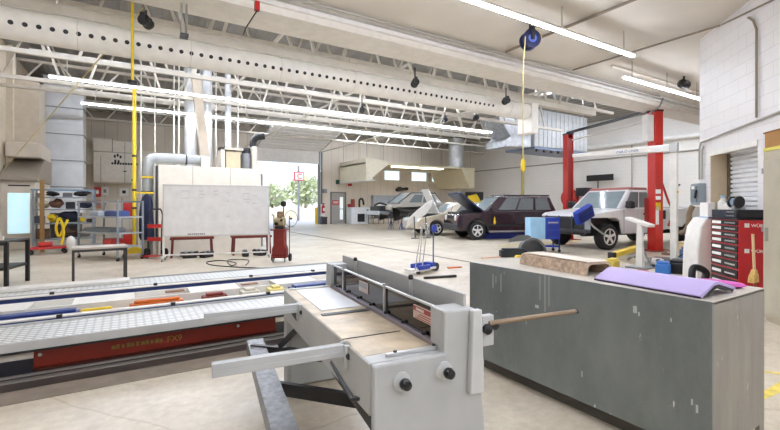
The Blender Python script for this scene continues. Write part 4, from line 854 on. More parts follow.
def lerp(a, b, t): return Vector(a)+(Vector(b)-Vector(a))*t
def pane(m, q, u0, u1, v0, v1, off=.006, th=.01):
    """thin glass slab on the quad q (bl, br, tr, tl)"""
    def P(u, v): return lerp(lerp(q[0], q[1], u), lerp(q[3], q[2], u), v)
    n = (Vector(q[1])-Vector(q[0])).cross(Vector(q[3])-Vector(q[0])).normalized()
    c = [P(u0, v0), P(u1, v0), P(u1, v1), P(u0, v1)]
    m.hexa([p+n*(off-th) for p in c], [p+n*off for p in c])
def lower_body(prof, w, paint, parent, name='body', inset=.06, bevel=.035):
    m = MB(); m.prism(prof, 'y', -w/2, w/2); return m.build(name, paint, parent, bevel=bevel, seg=3, smooth=50)
def cabin(parent, b, t, wb, wt, paint, sides, name='cabin', z=None):
    """b=(x_rear,x_front,z), t=(x_rear,x_front,z); sides = list of (u0,u1) for side glass"""
    B = [(b[0], -wb/2, b[2]), (b[1], -wb/2, b[2]), (b[1], wb/2, b[2]), (b[0], wb/2, b[2])]
    T = [(t[0], -wt/2, t[2]), (t[1], -wt/2, t[2]), (t[1], wt/2, t[2]), (t[0], wt/2, t[2])]
    c = MB().hexa(B, T).build(name, paint, parent, bevel=.06, seg=3, smooth=50)
    g = MB(); L = (B[2], B[3], T[3], T[2]); R = (B[0], B[1], T[1], T[0])
    for u0, u1 in sides:
        m = MB(); pane(m, L, u0, u1, .1, .86); m.build('side_window', GLASS, parent)
        m = MB(); pane(m, R, 1-u1, 1-u0, .1, .86); m.build('side_window', GLASS, parent)
    m = MB(); pane(m, (B[1], B[2], T[2], T[1]), .07, .93, .06, .9); m.build('windscreen', mat('screen_glass', '#8b979b', .08, coat=.3), parent)
    m = MB(); pane(m, (B[3], B[0], T[0], T[3]), .1, .9, .15, .85); m.build('rear_window', GLASS, parent)
    return c
def place(t, wx, wy, lx, ly, rz):
    c, s = math.cos(rz), math.sin(rz); t.location = (wx-(lx*c-ly*s), wy-(lx*s+ly*c), t.location.z); t.rotation_euler.z = rz
# ---- dark sport utility car
PURP = mat('aubergine_paint', '#37262f', .25, .3, coat=.6); t = thing('sport_utility_car', 'dark aubergine sport utility car with its bonnet raised', 'car')
pr = [(-2.12, .42), (-2.15, .6), (-2.1, 1.08), (.95, 1.08), (1.2, 1.02), (2.02, .96), (2.12, .88), (2.15, .5), (2.05, .32)]+arch(1.32, .42, .34)[::-1]+[(.86, .3), (-.86, .3)]+arch(-1.32, .42, .34)[::-1]+[(-1.8, .32)]
lower_body(pr, 1.74, PURP, t)
cabin(t, (-2.08, .98, 1.06), (-1.85, .3, 1.64), 1.7, 1.42, PURP, ((.16, .4), (.43, .66), (.7, .92)))
MB().box(-1.9, .1, -.6, -.57, 1.64, 1.69).build('roof_rail', TRIMB, t); MB().box(-1.9, .1, .57, .6, 1.64, 1.69).build('roof_rail', TRIMB, t)
MB().box(1.0, 2.0, -.72, .72, .9, 1.03).box(1.15, 1.5, -.5, .1, 1.03, 1.1).box(1.55, 1.8, .1, .5, 1.03, 1.08).build('engine', mat('engine_bay', '#26272a', .5), t)
h = MB(); h.prism([(.95, 1.06), (1.98, 1.8), (2.02, 1.77), (2.0, 1.71), (.98, 1.01)], 'y', -.74, .74); h.build('bonnet', mat('bonnet_blue_black', '#2a3350', .3, .2), t, bevel=.015)
MB().bar((1.9, -.6, .95), (1.75, -.6, 1.6), .012, .012).build('bonnet_stay', DARK, t)
for y in (-1, 1):
    MB().lathe([(.12, 0), (.12, .03), (.06, .05)], (2.1, y*.58, .8), 'x').build('headlight', mat('headlamp', '#cfd8da', .15), t)
    MB().box(2.06, 2.13, y*.72-.06, y*.72+.06, .74, .84).build('indicator', ORNG, t)
    MB().box(.55, .75, y*.86, y*1.0, 1.08, 1.2).build('wing_mirror', PURP, t, bevel=.02)
    MB().box(-.9, .85, y*.87-.05, y*.87+.05, .28, .34).build('side_step', mat('step_grey', '#8f8d8e', .4), t)
    MB().box(-2.0, 1.0, y*.868-.008, y*.868+.008, .5, .58).build('door_moulding', TRIMB, t)
    for x in (.8, -.28, -1.1): MB().box(x-.006, x+.006, y*.871-.004, y*.871+.004, .36, 1.05).build('door_seam', BLACK, t)
    for x in (-.15, -.98): MB().box(x, x+.18, y*.87-.015, y*.87+.02, .92, .96).build('door_handle', PURP, t)
    for x in (1.32, -1.32):
        a = [Vector((x+.45*math.cos(PI*k/12), y*.86, .34+.45*math.sin(PI*k/12))) for k in range(13)]; MB().tube(a, .04, 6).build('arch_flare', TRIMB, t)
    for x in (1.32, -1.32): wheel(t, x, y*.78, .345, .22, side=y)
    MB().box(-2.14, -2.1, y*.7-.1, y*.7+.1, .75, 1.0).build('tail_light', RED, t)
gr = MB()
for k in range(7): gr.box(2.1, 2.13, -.36+k*.105, -.3+k*.105, .68, .9)
gr.build('grille', BLACK, t); MB().box(2.06, 2.2, -.85, .85, .34, .58).build('bumper', mat('bumper_grey', '#343539', .5), t, bevel=.04)
SUVRZ = math.radians(158); t.scale = (.95, 1, 1); place(t, 11.0, 11.56, 1.25, .87, SUVRZ)
MB().lathe([(.02, -.16), (.05, -.1), (.012, .12)], (.62, .9, .74)).build('yellow_tag', YEL, t)
o = MB().box(-.5, .5, -.03, .03, 0, .55).build('blue_ramp_guard', mat('guard_blue', '#2a3f96', .5), loc=(0, 0, 0)); bpy.data.objects.remove(o)
c_, s_ = math.cos(SUVRZ), math.sin(SUVRZ); sx, sy = t.location.x, t.location.y
o = MB().box(-1.2, .8, -.45, .45, 0, .22).box(-1.0, .6, -.3, .3, .22, .26).build('scissor_lift', mat('lift_blue', '#1e2f93', .45), loc=(sx, sy, 0), rz=SUVRZ, bevel=.01); tag(o, 'low blue lift lying beneath the aubergine car', 'lift')
# ---- silver saloon with raised bonnet
t = thing('saloon_car', 'pale gold saloon with its white bonnet standing open, behind the aubergine car', 'car'); GOLD = mat('gold_paint', '#cfc4b0', .3, .3, coat=.5)
pr = [(-2.25, .45), (-2.3, .7), (-2.2, .98), (-1.6, 1.0), (.9, .98), (1.2, .9), (2.1, .74), (2.25, .6), (2.2, .3)]+arch(1.35, .37, .3)[::-1]+[(.93, .22), (-.93, .22)]+arch(-1.35, .37, .3)[::-1]+[(-1.95, .3)]
lower_body(pr, 1.74, GOLD, t); cabin(t, (-1.75, 1.0, .96), (-1.15, .15, 1.42), 1.6, 1.2, GOLD, ((.2, .5), (.54, .86)))
MB().prism([(.95, .98), (1.45, 2.0), (1.49, 1.98), (1.0, .94)], 'y', -.42, .3).build('bonnet', WHITE, t, bevel=.02)
MB().box(1.05, 2.0, -.65, .65, .7, .93).build('engine', mat('engine_bay', '#26272a', .5), t)
for y in (-1, 1):
    for x in (1.35, -1.35): wheel(t, x, y*.78, .31, .2, side=y)
    MB().box(2.0, 2.24, y*.62-.17, y*.62+.17, .58, .74).build('headlight', mat('headlamp', '#cfd8da', .15), t, bevel=.04)
    for x in (.7, -.35): MB().box(x-.006, x+.006, y*.871-.004, y*.871+.004, .3, .95).build('door_seam', DARK, t)
place(t, 11.0, 14.0, 1.35, .87, math.radians(168))
# ---- stripped car on stands
t = thing('stripped_car', 'stripped grey car body raised on stands with bonnet and front panels off', 'car')
pr = [(-1.9, .5), (-1.95, .9), (-1.8, 1.02), (.7, 1.0), (1.0, .9), (1.2, .78), (1.2, .4)]+arch(1.2, .36, .4)[5::-1]+[(.8, .3), (-.85, .3)]+arch(-1.25, .36, .3)[::-1]
lower_body(pr, 1.66, SILV, t); cabin(t, (-1.85, .8, 1.0), (-1.5, .0, 1.55), 1.55, 1.2, SILV, ((.18, .48), (.52, .88)))
for y in (-.55, .55): MB().bar((1.1, y, .5), (2.0, y, .55), .1, .14).build('chassis_rail', mat('chassis_grey', '#8a8d92', .4, .4), t)
MB().box(1.95, 2.03, -.75, .75, .42, .62).build('crash_beam', mat('bare_alloy', '#c7ccd2', .3, .5), t); MB().box(1.85, 1.9, -.5, .5, .35, .85).build('radiator', BLACK, t)
MB().box(1.2, 1.75, -.42, .42, .45, .88).build('engine', ENG, t, bevel=.03); MB().tube(spline([(1.3, .3, .9), (1.6, .1, 1.02), (1.8, -.2, .9)], 5), .05, 8).build('engine_hose', BLACK, t)
MB().lathe([(.16, -.1), (.2, -.05), (.2, .1), (.1, .2)], (1.35, .62, .75), 'z').build('strut_tower', SILV, t); MB().lathe([(.16, -.1), (.2, -.05), (.2, .1), (.1, .2)], (1.35, -.62, .75), 'z').build('strut_tower', SILV, t)
MB().lathe([(.05, -.04), (.15, -.04), (.15, 0), (.05, .02)], (1.3, .78, .42), 'y').build('brake_disc', DARK, t)
for y in (-1, 1): wheel(t, -1.25, y*.74, .3, .19, side=y)
MB().tube([(.8, .6, 1.02), (.0, .55, 1.56), (-1.5, .55, 1.56), (-1.85, .65, 1.05)], .045, 8).tube([(.8, -.6, 1.02), (.0, -.55, 1.56), (-1.5, -.55, 1.56), (-1.85, -.65, 1.05)], .045, 8).build('roof_frame', mat('frame_slate', '#4a5058', .4, .3), t)
place(t, 11.45, 18.1, 1.2, .83, math.radians(176)); t.location.z = .38; sl_ = Vector((t.location.x, t.location.y, 0))
def stand(x, y, h, lab):
    t = thing('axle_stand', lab, 'stand', (x, y, 0), group='axle stands under the stripped car')
    for a in range(4): MB().bar((0, 0, h*.75), (.14*math.cos(PI/4+a*PI/2), .14*math.sin(PI/4+a*PI/2), .01), .03, .03).build('leg', mat('stand_blue', '#3c5aa0', .5), t)
    MB().cyl((0, 0, h*.6), (0, 0, h-.02), .03).box(-.05, .05, -.04, .04, h-.03, h).build('post', DARK, t)
R = Matrix.Rotation(math.radians(176), 4, 'Z')
for lx, ly, lab in ((.6, .6, 'axle stand under the stripped car, camera side front'), (.6, -.6, 'axle stand under the stripped car, far side front')):
    v = R @ Vector((lx, ly, 0)); stand(sl_.x+v.x, sl_.y+v.y, .675, lab)
v = R @ Vector((-1.25, 0, 0)); o = MB().box(-.4, .4, -.95, .95, 0, .375).build('wheel_ramp', mat('ramp_blue', '#47618f', .5), loc=(sl_.x+v.x, sl_.y+v.y, 0), rz=math.radians(176), bevel=.01); tag(o, 'blue ramp block under the rear wheels of the stripped car', 'ramp')
# loose white panels leaning near the saloon
t = thing('front_wing', 'white car wing panel propped upright before the pale gold saloon', 'car panel', (9.6, 13.35, 0), math.radians(170))
MB().loft([[(x, -.02-.12*math.sin(PI*k/6), z0), (x, .02-.12*math.sin(PI*k/6), z0), (x, .02-.12*math.sin(PI*k/6)+.1, z1), (x, -.02-.12*math.sin(PI*k/6)+.1, z1)] for k, (x, z0, z1) in enumerate(((-.55, 1.25, 1.5), (-.35, .95, 1.42), (-.15, .8, 1.25), (.05, .75, 1.1), (.25, .6, .95), (.45, .45, .8), (.55, .4, .62)))]).build('wing_shell', WHITE, t)
for x in (-.3, .2): MB().bar((x, .1, 0), (x, .0, .85), .03, .03).box(x-.15, x+.15, .05, .13, 0, .03).build('prop', DARK, t)
# bodywork panel stand with slim legs and blue disc
# ---- white pickup in the lift
t = thing('pickup_truck', 'white pickup with stripped black nose standing between the red lift posts', 'truck'); WP = mat('truck_white', '#dcdcdd', .3, coat=.4)
pr = [(-1.2, .55), (-1.2, 1.2), (.75, 1.2), (1.1, 1.16), (2.0, 1.06), (2.14, .98), (2.1, .93), (1.2, .92), (1.0, .84), (.9, .45), (-.3, .45)]
lower_body(pr, 1.96, WP, t)
cabin(t, (-.75, .95, 1.17), (-.55, .3, 1.78), 1.84, 1.5, WP, ((.1, .46), (.5, .86)))
MB().box(-.53, .28, -.73, .73, 1.75, 1.85).build('roof_skin', mat('roof_primer', '#b4746c', .6), t, bevel=.03)
MB().box(-3.4, -1.23, -.96, .96, .6, 1.22).build('load_bed', WP, t, bevel=.04); MB().box(-3.3, -1.3, -.85, .85, 1.2, 1.23).build('bed_liner', TRIMB, t)
MB().box(.86, 2.06, -.7, .7, .42, .96).box(.86, 1.0, -.93, .93, .46, .86).build('engine_bay', BLACK, t); MB().box(2.05, 2.1, -.8, .8, .5, .96).build('radiator', mat('radiator', '#1b1c1f', .5, var=.4, scale=30), t)
f = MB()
for y in (-.75, -.25, .25, .7): f.box(2.1, 2.13, y-.02, y+.02, .45, .98)
f.box(2.08, 2.16, -.9, .9, .5, .58); f.box(2.1, 2.14, -.82, .82, .9, .95); f.build('nose_frame', mat('nose_steel', '#4a4c50', .4, .5), t)
MB().box(2.1, 2.14, -.9, -.72, .6, .9).box(2.1, 2.14, .72, .9, .6, .9).build('headlight_socket', mat('socket_grey', '#8f949a', .4, .4), t)
for y in (-.5, .5): MB().box(-3.3, 2.0, y-.06, y+.06, .38, .5).build('chassis_rail', DARK, t)
for y in (-1, 1):
    for x in (1.45, -2.2): wheel(t, x, y*.86, .38, .25, side=y)
    MB().box(.62, .8, y*.98, y*1.18, 1.2, 1.42).build('wing_mirror', TRIMB, t, bevel=.03)
    for x in (.85, -.3): MB().box(x-.006, x+.006, y*.981-.004, y*.981+.004, .5, 1.18).build('door_seam', GREYP, t)
    MB().box(-.2, 0, y*.98-.02, y*.98+.02, 1.0, 1.06).build('door_handle', BLACK, t)
TRZ = math.radians(172); place(t, 11.75, 6.95, 1.45, .98, TRZ)
# ---- two post lift
LR = mat('lift_red', '#c0271f', .4, coat=.2); LRD = mat('lift_red_dark', '#8a1d19', .5); LZ = math.atan2(3.65, 1.3)
def post(x, y, lab):
    t = thing('lift_post', lab, 'lift', (x, y, 0), LZ-PI/2, 'posts of the red two post lift')
    MB().box(-.13, .13, -.14, -.11, .02, 3.95).box(-.13, -.1, -.11, .14, .02, 3.95).box(.1, .13, -.11, .14, .02, 3.95).build('column', LR, t, bevel=.006)
    MB().box(-.095, .095, -.1, .1, .3, 3.8).build('column_core', LRD, t); MB().box(-.35, .35, -.3, .3, 0, .02).build('base_plate', LRD, t); MB().box(-.14, .14, -.15, .15, 3.95, 4.0).build('cap', BLACK, t)
    MB().box(-.16, .16, .1, .22, .8, 1.5).build('carriage', LRD, t)
    return t
t1 = post(12.75, 6.2, 'nearer red lift post with white labels, at the open rear of the pickup'); t2 = post(14.1, 9.95, 'farther red lift post behind the nose of the pickup')
t2.rotation_euler.z += PI
for z, w_, h_, m in ((1.45, .16, .1, PAPER), (1.62, .16, .12, PAPER), (1.15, .16, .22, YEL), (2.9, .14, .05, PAPER), (.75, .1, .5, PAPER)): MB().box(-.12, -.12+w_, -.148, -.14, z, z+h_).build('safety_label', m, t1)
MB().box(-.35, -.13, -.1, .1, 3.1, 3.85).build('power_unit', WHITE, t1, bevel=.02); MB().box(.13, .24, -.12, .05, .9, 1.15).build('control_box', BLACK, t1)
MB().tube(spline([(.2, 0, 2.0), (.35, -.1, 1.4), (.5, -.1, 1.1), (.45, 0, .7)], 5), .03, 8).build('lift_hose', RED, t1)
o = MB().bar((12.75, 6.2, 4.03), (14.1, 9.95, 4.03), .16, .06).build('lift_crossbar', DARK); tag(o, 'dark steel bar joining the tops of the two red lift posts', 'bar')
pipe('lift_cable', [(12.82, 6.42, 3.75), (14.02, 9.72, 3.72)], .03, STEELW, 'pale rail below the dark bar between the red lift posts', 'rail')
pipe('lift_supply', spline([(12.4, 6.15, 3.87), (12.35, 6.1, 3.92), (12.3, 5.88, 3.98), (12.3, 5.78, 4.2)], 4), .025, GREYP, 'grey supply cable from the nearer lift post to the ceiling', 'cable')
# lift arm and block on floor
t = thing('lift_beam', 'yellow lift arm lying near the floor before the pickup wheel', 'lift arm', (0, 0, 0)); a = P2(612, 262, .0); b = P2(640, 252, 0)
MB().bar((a[0], a[1], .15), (b[0], b[1], .15), .16, .1).build('arm_tube', YEL, t); MB().cyl((a[0], a[1], 0), (a[0], a[1], .22), .09).cyl((b[0], b[1], 0), (b[0], b[1], .1), .09).build('arm_pad', DARK, t)
# ---- measuring gantry
t = thing('pulling_gantry', 'white gantry post with long lettered white boom over the pickup', 'gantry', (10.61, 4.75, 0)); e = Vector((10.35, 7.15, 0))-Vector((10.61, 4.75, 0)); gz = math.atan2(e.y, e.x); t.rotation_euler.z = gz; L = e.length
MB().box(-.065, .065, -.065, .065, .05, 2.5).build('post', WHITE, t, bevel=.01); MB().box(-.08, .08, -.08, .08, 2.5, 2.74).build('knuckle', GREYM, t, bevel=.02)
MB().prism([(.08, 2.53), (L, 2.6), (L, 2.7), (.08, 2.7)], 'y', -.055, .055).build('boom', WHITE, t, bevel=.015); MB().box(-.4, .5, -.35, .35, 0, .05).build('foot_plate', DARK, t)
text('CAR-O-LINER', .085, mat('boom_blue', '#39508f', .5), t, (1.25, .057, 2.595), (PI/2, 0, PI), 'boom_lettering', .002)
MB().cyl((0, -.065, 1.75), (0, -.34, 1.77), .02).build('crank', BLACK, t); MB().cyl((-.065, 0, 1.6), (-.085, 0, 1.6), .03).build('bolt', YEL, t)
# white tripod support behind the lilac panel
q = P2(640, 268); t = thing('support_stand', 'white support stand with a slanted top pad in front of the red lift post', 'stand', q)
MB().prism([(-.07, 0), (.07, 0), (.045, .92), (-.045, .92)], 'x', -.04, .04).build('stand_post', WHITE, t); MB().bar((-.1, -.28, .88), (.1, .3, 1.02), .16, .06).build('top_pad', WHITE, t, bevel=.01); MB().box(-.2, .2, -.2, .2, 0, .03).build('base_plate', GREYP, t); MB().bar((0, 0, .5), (.25, -.1, .02), .03, .03).build('brace', GREYP, t)
# ---- blue service cart and scrap in front of it
t = thing('service_cart', 'blue two tone service cart on tall legs between the cars', 'cart', (9.75, 7.75, 0), math.radians(-30))
MB().box(-.36, .05, -.22, .22, .36, .95).build('pale_cabinet', LBLUE, t, bevel=.01); MB().box(.05, .46, -.22, .22, .36, .95).build('blue_cabinet', BLUE, t, bevel=.01)
MB().box(.12, .4, -.235, -.22, .8, .84).build('cabinet_handle', CHROME, t); MB().box(.08, .43, -.228, -.22, .44, .6).box(.08, .43, -.228, -.22, .64, .76).build('drawer_front', mat('drawer_blue', '#16308f', .4), t); MB().box(-.36, .46, -.2, .2, .14, .17).build('lower_shelf', BLUE, t)
for x in (-.34, .44):
    for y in (-.2, .2): o = MB().box(x-.015, x+.015, y-.015, y+.015, .05, .36).build('leg', mat('leg_blue', '#22346e', .5), t); MB().cyl((x, y-.015, .04), (x, y+.015, .04), .04).build('caster', RUB, o)
t = thing('wing_liner', 'grey wheel arch panel standing on the floor before the blue cart', 'car panel', (9.15, 7.55, 0), math.radians(-35))
m = MB()
for k in range(10):
    a0, a1 = PI*k/10, PI*(k+1)/10
    m.hexa([(.3*math.cos(a0), -.12, .3*math.sin(a0)), (.3*math.cos(a1), -.12, .3*math.sin(a1)), (.3*math.cos(a1), .12, .3*math.sin(a1)), (.3*math.cos(a0), .12, .3*math.sin(a0))], [(.34*math.cos(a0), -.12, .36*math.sin(a0)), (.34*math.cos(a1), -.12, .36*math.sin(a1)), (.34*math.cos(a1), .12, .36*math.sin(a1)), (.34*math.cos(a0), .12, .36*math.sin(a0))])
m.prism([(-.62, .26), (-.2, .3), (-.05, .38), (-.12, .42), (-.36, .42), (-.58, .33)], 'y', -.13, -.1); m.prism([(.3*math.cos(PI*k/10), .3*math.sin(PI*k/10)) for k in range(11)], 'y', .09, .12); m.build('panel_shell', mat('panel_grey_dark', '#646567', .45), t)
t.scale = (1.05, 1.05, 1.2); MB().box(-.32, .32, -.1, .1, 0, .05).build('liner_foot', BLACK, t)
def scrap(nm, px, py, s, m, lab, cat, z=0, rz=0., bev=.02):
    q = P2(px, py); b = MB(); b.box(-s[0]/2, s[0]/2, -s[1]/2, s[1]/2, 0, s[2]*.8); b.box(-s[0]*.42, s[0]*.42, -s[1]*.42, s[1]*.42, s[2]*.8, s[2])
    o = b.build(nm, m, loc=(q[0], q[1], z), rz=rz, bevel=bev); return tag(o, lab, cat)
scrap('radiator_core', 513, 257, (.66, .2, .22), mat('core_black', '#20262b', .5), 'black radiator block on the floor left of the grey arch panel', 'radiator', rz=-.5)
scrap('yellow_block', 520, 259.5, (.22, .16, .1), YEL, 'yellow block on the floor behind the brown flaked beam', 'block', rz=-.5)
scrap('blue_bin', 663, 275, (.24, .22, .26), mat('bin_blue', '#3d7fd0', .4), 'bright blue bin on the floor behind the lilac panel', 'bin', rz=.3)
scrap('battery_box', 679, 273, (.4, .3, .26), BLACK, 'black battery box on the floor beside the bright blue bin', 'box', rz=.3)
scrap('parts_tray', 653, 263, (.5, .3, .1), mat('tray_pale', '#d3cfcb', .5), 'pale parts tray on the floor beside the white support stand', 'tray', rz=.2)
scrap('red_strap_box', 640, 275, (.4, .2, .08), mat('box_red', '#b8443c', .5), 'flat red box on the floor behind the lilac panel', 'box', rz=.2)
scrap('wooden_board', 690, 252, (1.2, .3, .3), mat('board_wood', '#d8bf94', .6), 'pale wooden board stack beyond the gantry post', 'board', rz=.0)
scrap('blue_crate', 690, 258, (.5, .3, .28), mat('crate_blue', '#4b6e9a', .5), 'grey blue crate on the floor at the gantry foot', 'crate', rz=.1)
scrap('parts_box', 681, 249, (.5, .3, .2), mat('box_blue', '#5a7fae', .5), 'blue grey box on the floor behind the gantry post', 'box', rz=.1)
for i, (px, py, r, m, lab) in enumerate(((658, 268, .07, DARK, 'dark metal clamp on the floor between the white stand and the blue bin'), (650, 266, .07, CHROME, 'bright metal clamp on the floor just right of the white stand'), (666, 255, .06, mat('clamp_brown', '#7d6152', .6), 'brown metal clamp on the floor against the gantry post'))):
    q = P2(px, py); t = thing('chain_clamp', lab, 'clamp', q, i*.8, 'clamps at the gantry foot')
    MB().box(-r*1.6, r*1.6, -r, r, 0, r).build('jaw', m, t, bevel=.015); MB().cyl((0, 0, r), (0, 0, r*2.6), r*.4).build('screw', m, t); MB().cyl((-r, 0, r*2.4), (r, 0, r*2.4), r*.16).build('tommy_bar', DARK, t)
scrap('steel_block', 700, 256, (.3, .25, .3), mat('block_steel', '#77736e', .4, .5), 'dull steel block on the floor right of the gantry post', 'block', rz=.2)
scrap('yellow_wedge', 612, 268, (.4, .18, .2), mat('wedge_yellow', '#dcc452', .5), 'pale yellow wedge on the floor left of the white support stand', 'wedge', rz=.2)
for nm, pts, r, m, lab in (('red_hose', ((622, 274), (630, 277), (640, 280), (650, 279)), .025, RED, 'red hose on the floor in front of the white support stand'), ('grey_hose', ((628, 259), (632, 256), (636, 257), (638, 254)), .03, GREYP, 'grey hose lying on the floor left of the white support stand'), ('black_lead', ((676, 259), (684, 254), (694, 258), (699, 266)), .02, BLACK, 'black lead curled on the floor right of the gantry post')):
    o = MB().tube(spline([P2(x, y, r+.002+(.12 if i_ in (1, 2) else 0)) for i_, (x, y) in enumerate(pts)], 6), r, 8).build(nm, m); tag(o, lab, 'hose')
# ---- measuring stand beyond the shear
q = P2(425, 272); t = thing('panel_stand', 'wheeled panel stand with thin rods and a blue disc beyond the shear', 'stand', q, math.radians(15))
MB().box(-.46, .2, -.12, .12, .06, .1).build('base', WHITE, t); MB().box(-.34, .0, -.14, -.08, .08, .16).box(-.3, .05, .06, .12, .08, .18).build('base_bar', BLUE, t, bevel=.01); MB().box(.08, .2, -.1, .1, .1, .18).build('base_block', BLUE, t)
MB().cyl((.3, -.06, .08), (.3, .06, .08), .08).build('wheel', BLACK, t); MB().cyl((-.3, -.1, .04), (-.3, -.06, .04), .04).build('caster', BLACK, t); MB().box(.2, .34, -.05, .05, .05, .1).build('axle_arm', GREYP, t)
for x0, y0, x1 in ((-.42, -.1, -.22), (-.22, -.1, -.04), (-.06, .1, .06)):
    MB().cyl((x0, y0, .1), (x1, y0, .92), .011, 8).build('rod', CHROME, t)
MB().cyl((.16, -.08, .1), (.16, -.08, .8), .014, 8).build('disc_post', mat('post_blue_grey', '#5b6680', .4), t); MB().lathe([(.001, -.02), (.075, -.015), (.075, .015), (.001, .02)], (.16, -.1, .84), 'y').build('blue_disc', BLUE, t)
MB().cyl((-.18, -.1, .92), (.18, .1, .92), .012, 8).build('rod_crossbar', CHROME, t)
for k in range(3): MB().tube([(-.02+k*.07, -.02, .92), (-.03+k*.07, -.03, .74), (-.0+k*.07, -.03, .7)], .008, 6).build('hook', CHROME, t)
a, b = P2(424, 279), P2(456, 277); o = MB().bar((a[0], a[1], .02), (b[0], b[1], .02), .05, .04).build('floor_bar', BLACK); tag(o, 'black bar lying on the floor beyond the shear back board', 'bar')
a, b = P2(448, 268.5), P2(461, 267.5); o = MB().bar((a[0], a[1], .012), (b[0], b[1], .012), .07, .024).build('floor_bar', ORNG); tag(o, 'orange bar lying on the floor left of the metal cabinet', 'bar')
a, b = P2(482, 258.5), P2(506, 256.5); o = MB().bar((a[0], a[1], .01), (b[0], b[1], .01), .1, .02).build('floor_strip', mat('strip_peach', '#d9b197', .6)); tag(o, 'flat peach strip on the floor beyond the metal cabinet', 'strip')

# ================================================================ RIGHT SIDE
DW = math.radians(225)
def dloc(s, out, z=0): return (C1[0]-.7071*s-.7071*out, C1[1]-.7071*s+.7071*out, z)
# red drawer chest: local x along the wall towards the viewer, y into the wall
cx = Vector((6.92, 2.31, 0)); t = thing('tool_chest', 'tall red drawer chest beside the beige locker', 'tool chest', cx, DW)
LRED = mat('chest_red', '#c3121a', .35, coat=.3)
MB().box(-.72, 0, 0, .38, .1, 1.1).build('cabinet', LRED, t, bevel=.006)
for k, (z0, z1) in enumerate(((.14, .28), (.3, .42), (.44, .54), (.555, .645), (.66, .75), (.77, .84), (.855, .925), (.94, 1.01), (1.025, 1.085))):
    d = MB().box(-.7, -.02, -.014, 0, z0, z1).build('drawer', BLACK, t, bevel=.004); zc = (z0+z1)/2
    MB().box(-.66, -.42, -.018, -.014, zc-.02, zc+.02).build('drawer_label', PAPER, d); MB().box(-.3, -.05, -.03, -.014, zc-.012, zc+.012).build('drawer_pull', CHROME, d)
MB().box(-.74, .005, -.03, .385, 1.1, 1.12).build('top_mat', BLACK, t)
for z in (1.0, .66):
    MB().box(0, .003, .06, .115, z, z+.055).build('emblem', PAPER, t); o = text('WÜRTH', .058, PAPER, t, (.002, .135, z+.006), (PI/2, 0, PI/2), 'maker_lettering', .001)
for x in (-.66, -.06):
    for y in (.06, .32): MB().cyl((x, y-.02, .05), (x, y+.02, .05), .05).build('caster', RUB, t)
u = thing('black_case', 'black two drawer tool case on top of the red chest', 'case', (cx.x, cx.y, 1.12), DW)
MB().box(-.7, -.02, 0, .37, 0, .115).build('case_body', mat('case_black', '#0f0f12', .4), u, bevel=.006)
for z in (.01, .062):
    d = MB().box(-.68, -.04, -.012, 0, z, z+.046).build('case_drawer', mat('case_navy', '#1b2233', .4), u); MB().box(-.28, -.08, -.02, -.012, z+.015, z+.03).build('drawer_pull', CHROME, d)
def sits(nm, s, out, z, prof, m, lab, cat, n=18):
    v = dloc(s, out, z); o = MB().lathe(prof).build(nm, m, loc=v); return tag(o, lab, cat)
# beige locker
v = dloc(2.86, .62); t = thing('locker', 'tall beige steel locker at the right edge of the picture', 'locker', (6.09, 1.81, 0), DW); LB = mat('locker_beige', '#b5ab95', .45)
MB().box(0, 1.2, 0, .5, .06, 1.9).build('carcass', LB, t, bevel=.005); MB().box(.03, 1.18, -.02, 0, .1, 1.8).build('locker_door', mat('locker_door', '#b3ab98', .45), t, bevel=.006); MB().box(0, 1.2, .02, .48, 0, .06).build('plinth', LB, t)
MB().box(-.012, 0, .02, .48, .1, 1.8).build('side_panel', mat('locker_edge', '#cdc3ab', .5), t); MB().box(.1, .12, -.05, -.02, .9, 1.05).build('locker_handle', CHROME, t)
for z in (.3, 1.0, 1.65): MB().cyl((.025, -.022, z), (.025, -.022, z+.06), .01).build('hinge', GREYP, t)
u = thing('cardboard_box', 'brown cardboard box with a yellow band on top of the beige locker', 'box', (6.09, 1.81, 1.9), DW)
MB().box(.02, .7, .0, .42, 0, .22).build('carton', mat('cardboard', '#a6783f', .7, var=.1), u, bevel=.006); MB().box(.01, .71, -.008, .0, .0, .035).build('yellow_band', mat('band_yellow', '#d9cf5a', .5), u); MB().box(.0, .72, -.005, .43, .2, .215).build('carton_lid', mat('cardboard_dark', '#7d5628', .7), u)
# broom
t = thing('broom', 'straw headed broom standing between the red chest and the beige locker', 'broom', (6.3, 1.98, 0))
MB().cyl((.03, -.02, .0), (.03, -.02, .4), .014).build('handle', mat('broom_handle', '#8b5a2e', .6), t)
MB().loft([[(-.07, -.04, .38), (.09, -.04, .38), (.09, .02, .38), (-.07, .02, .38)], [(-.05, -.04, .45), (.08, -.04, .45), (.08, .02, .45), (-.05, .02, .45)], [(.02, -.03, .53), (.06, -.03, .53), (.06, .01, .53), (.02, .01, .53)]]).build('straw_head', mat('straw', '#d9b36c', .85, var=.25, scale=40, bump=.6, bscale=150), t)
MB().tube([(.04, -.01, .52), (.09, .02, .95)], .015, 8).build('upper_handle', mat('straw_wood', '#d9bf92', .6), t)
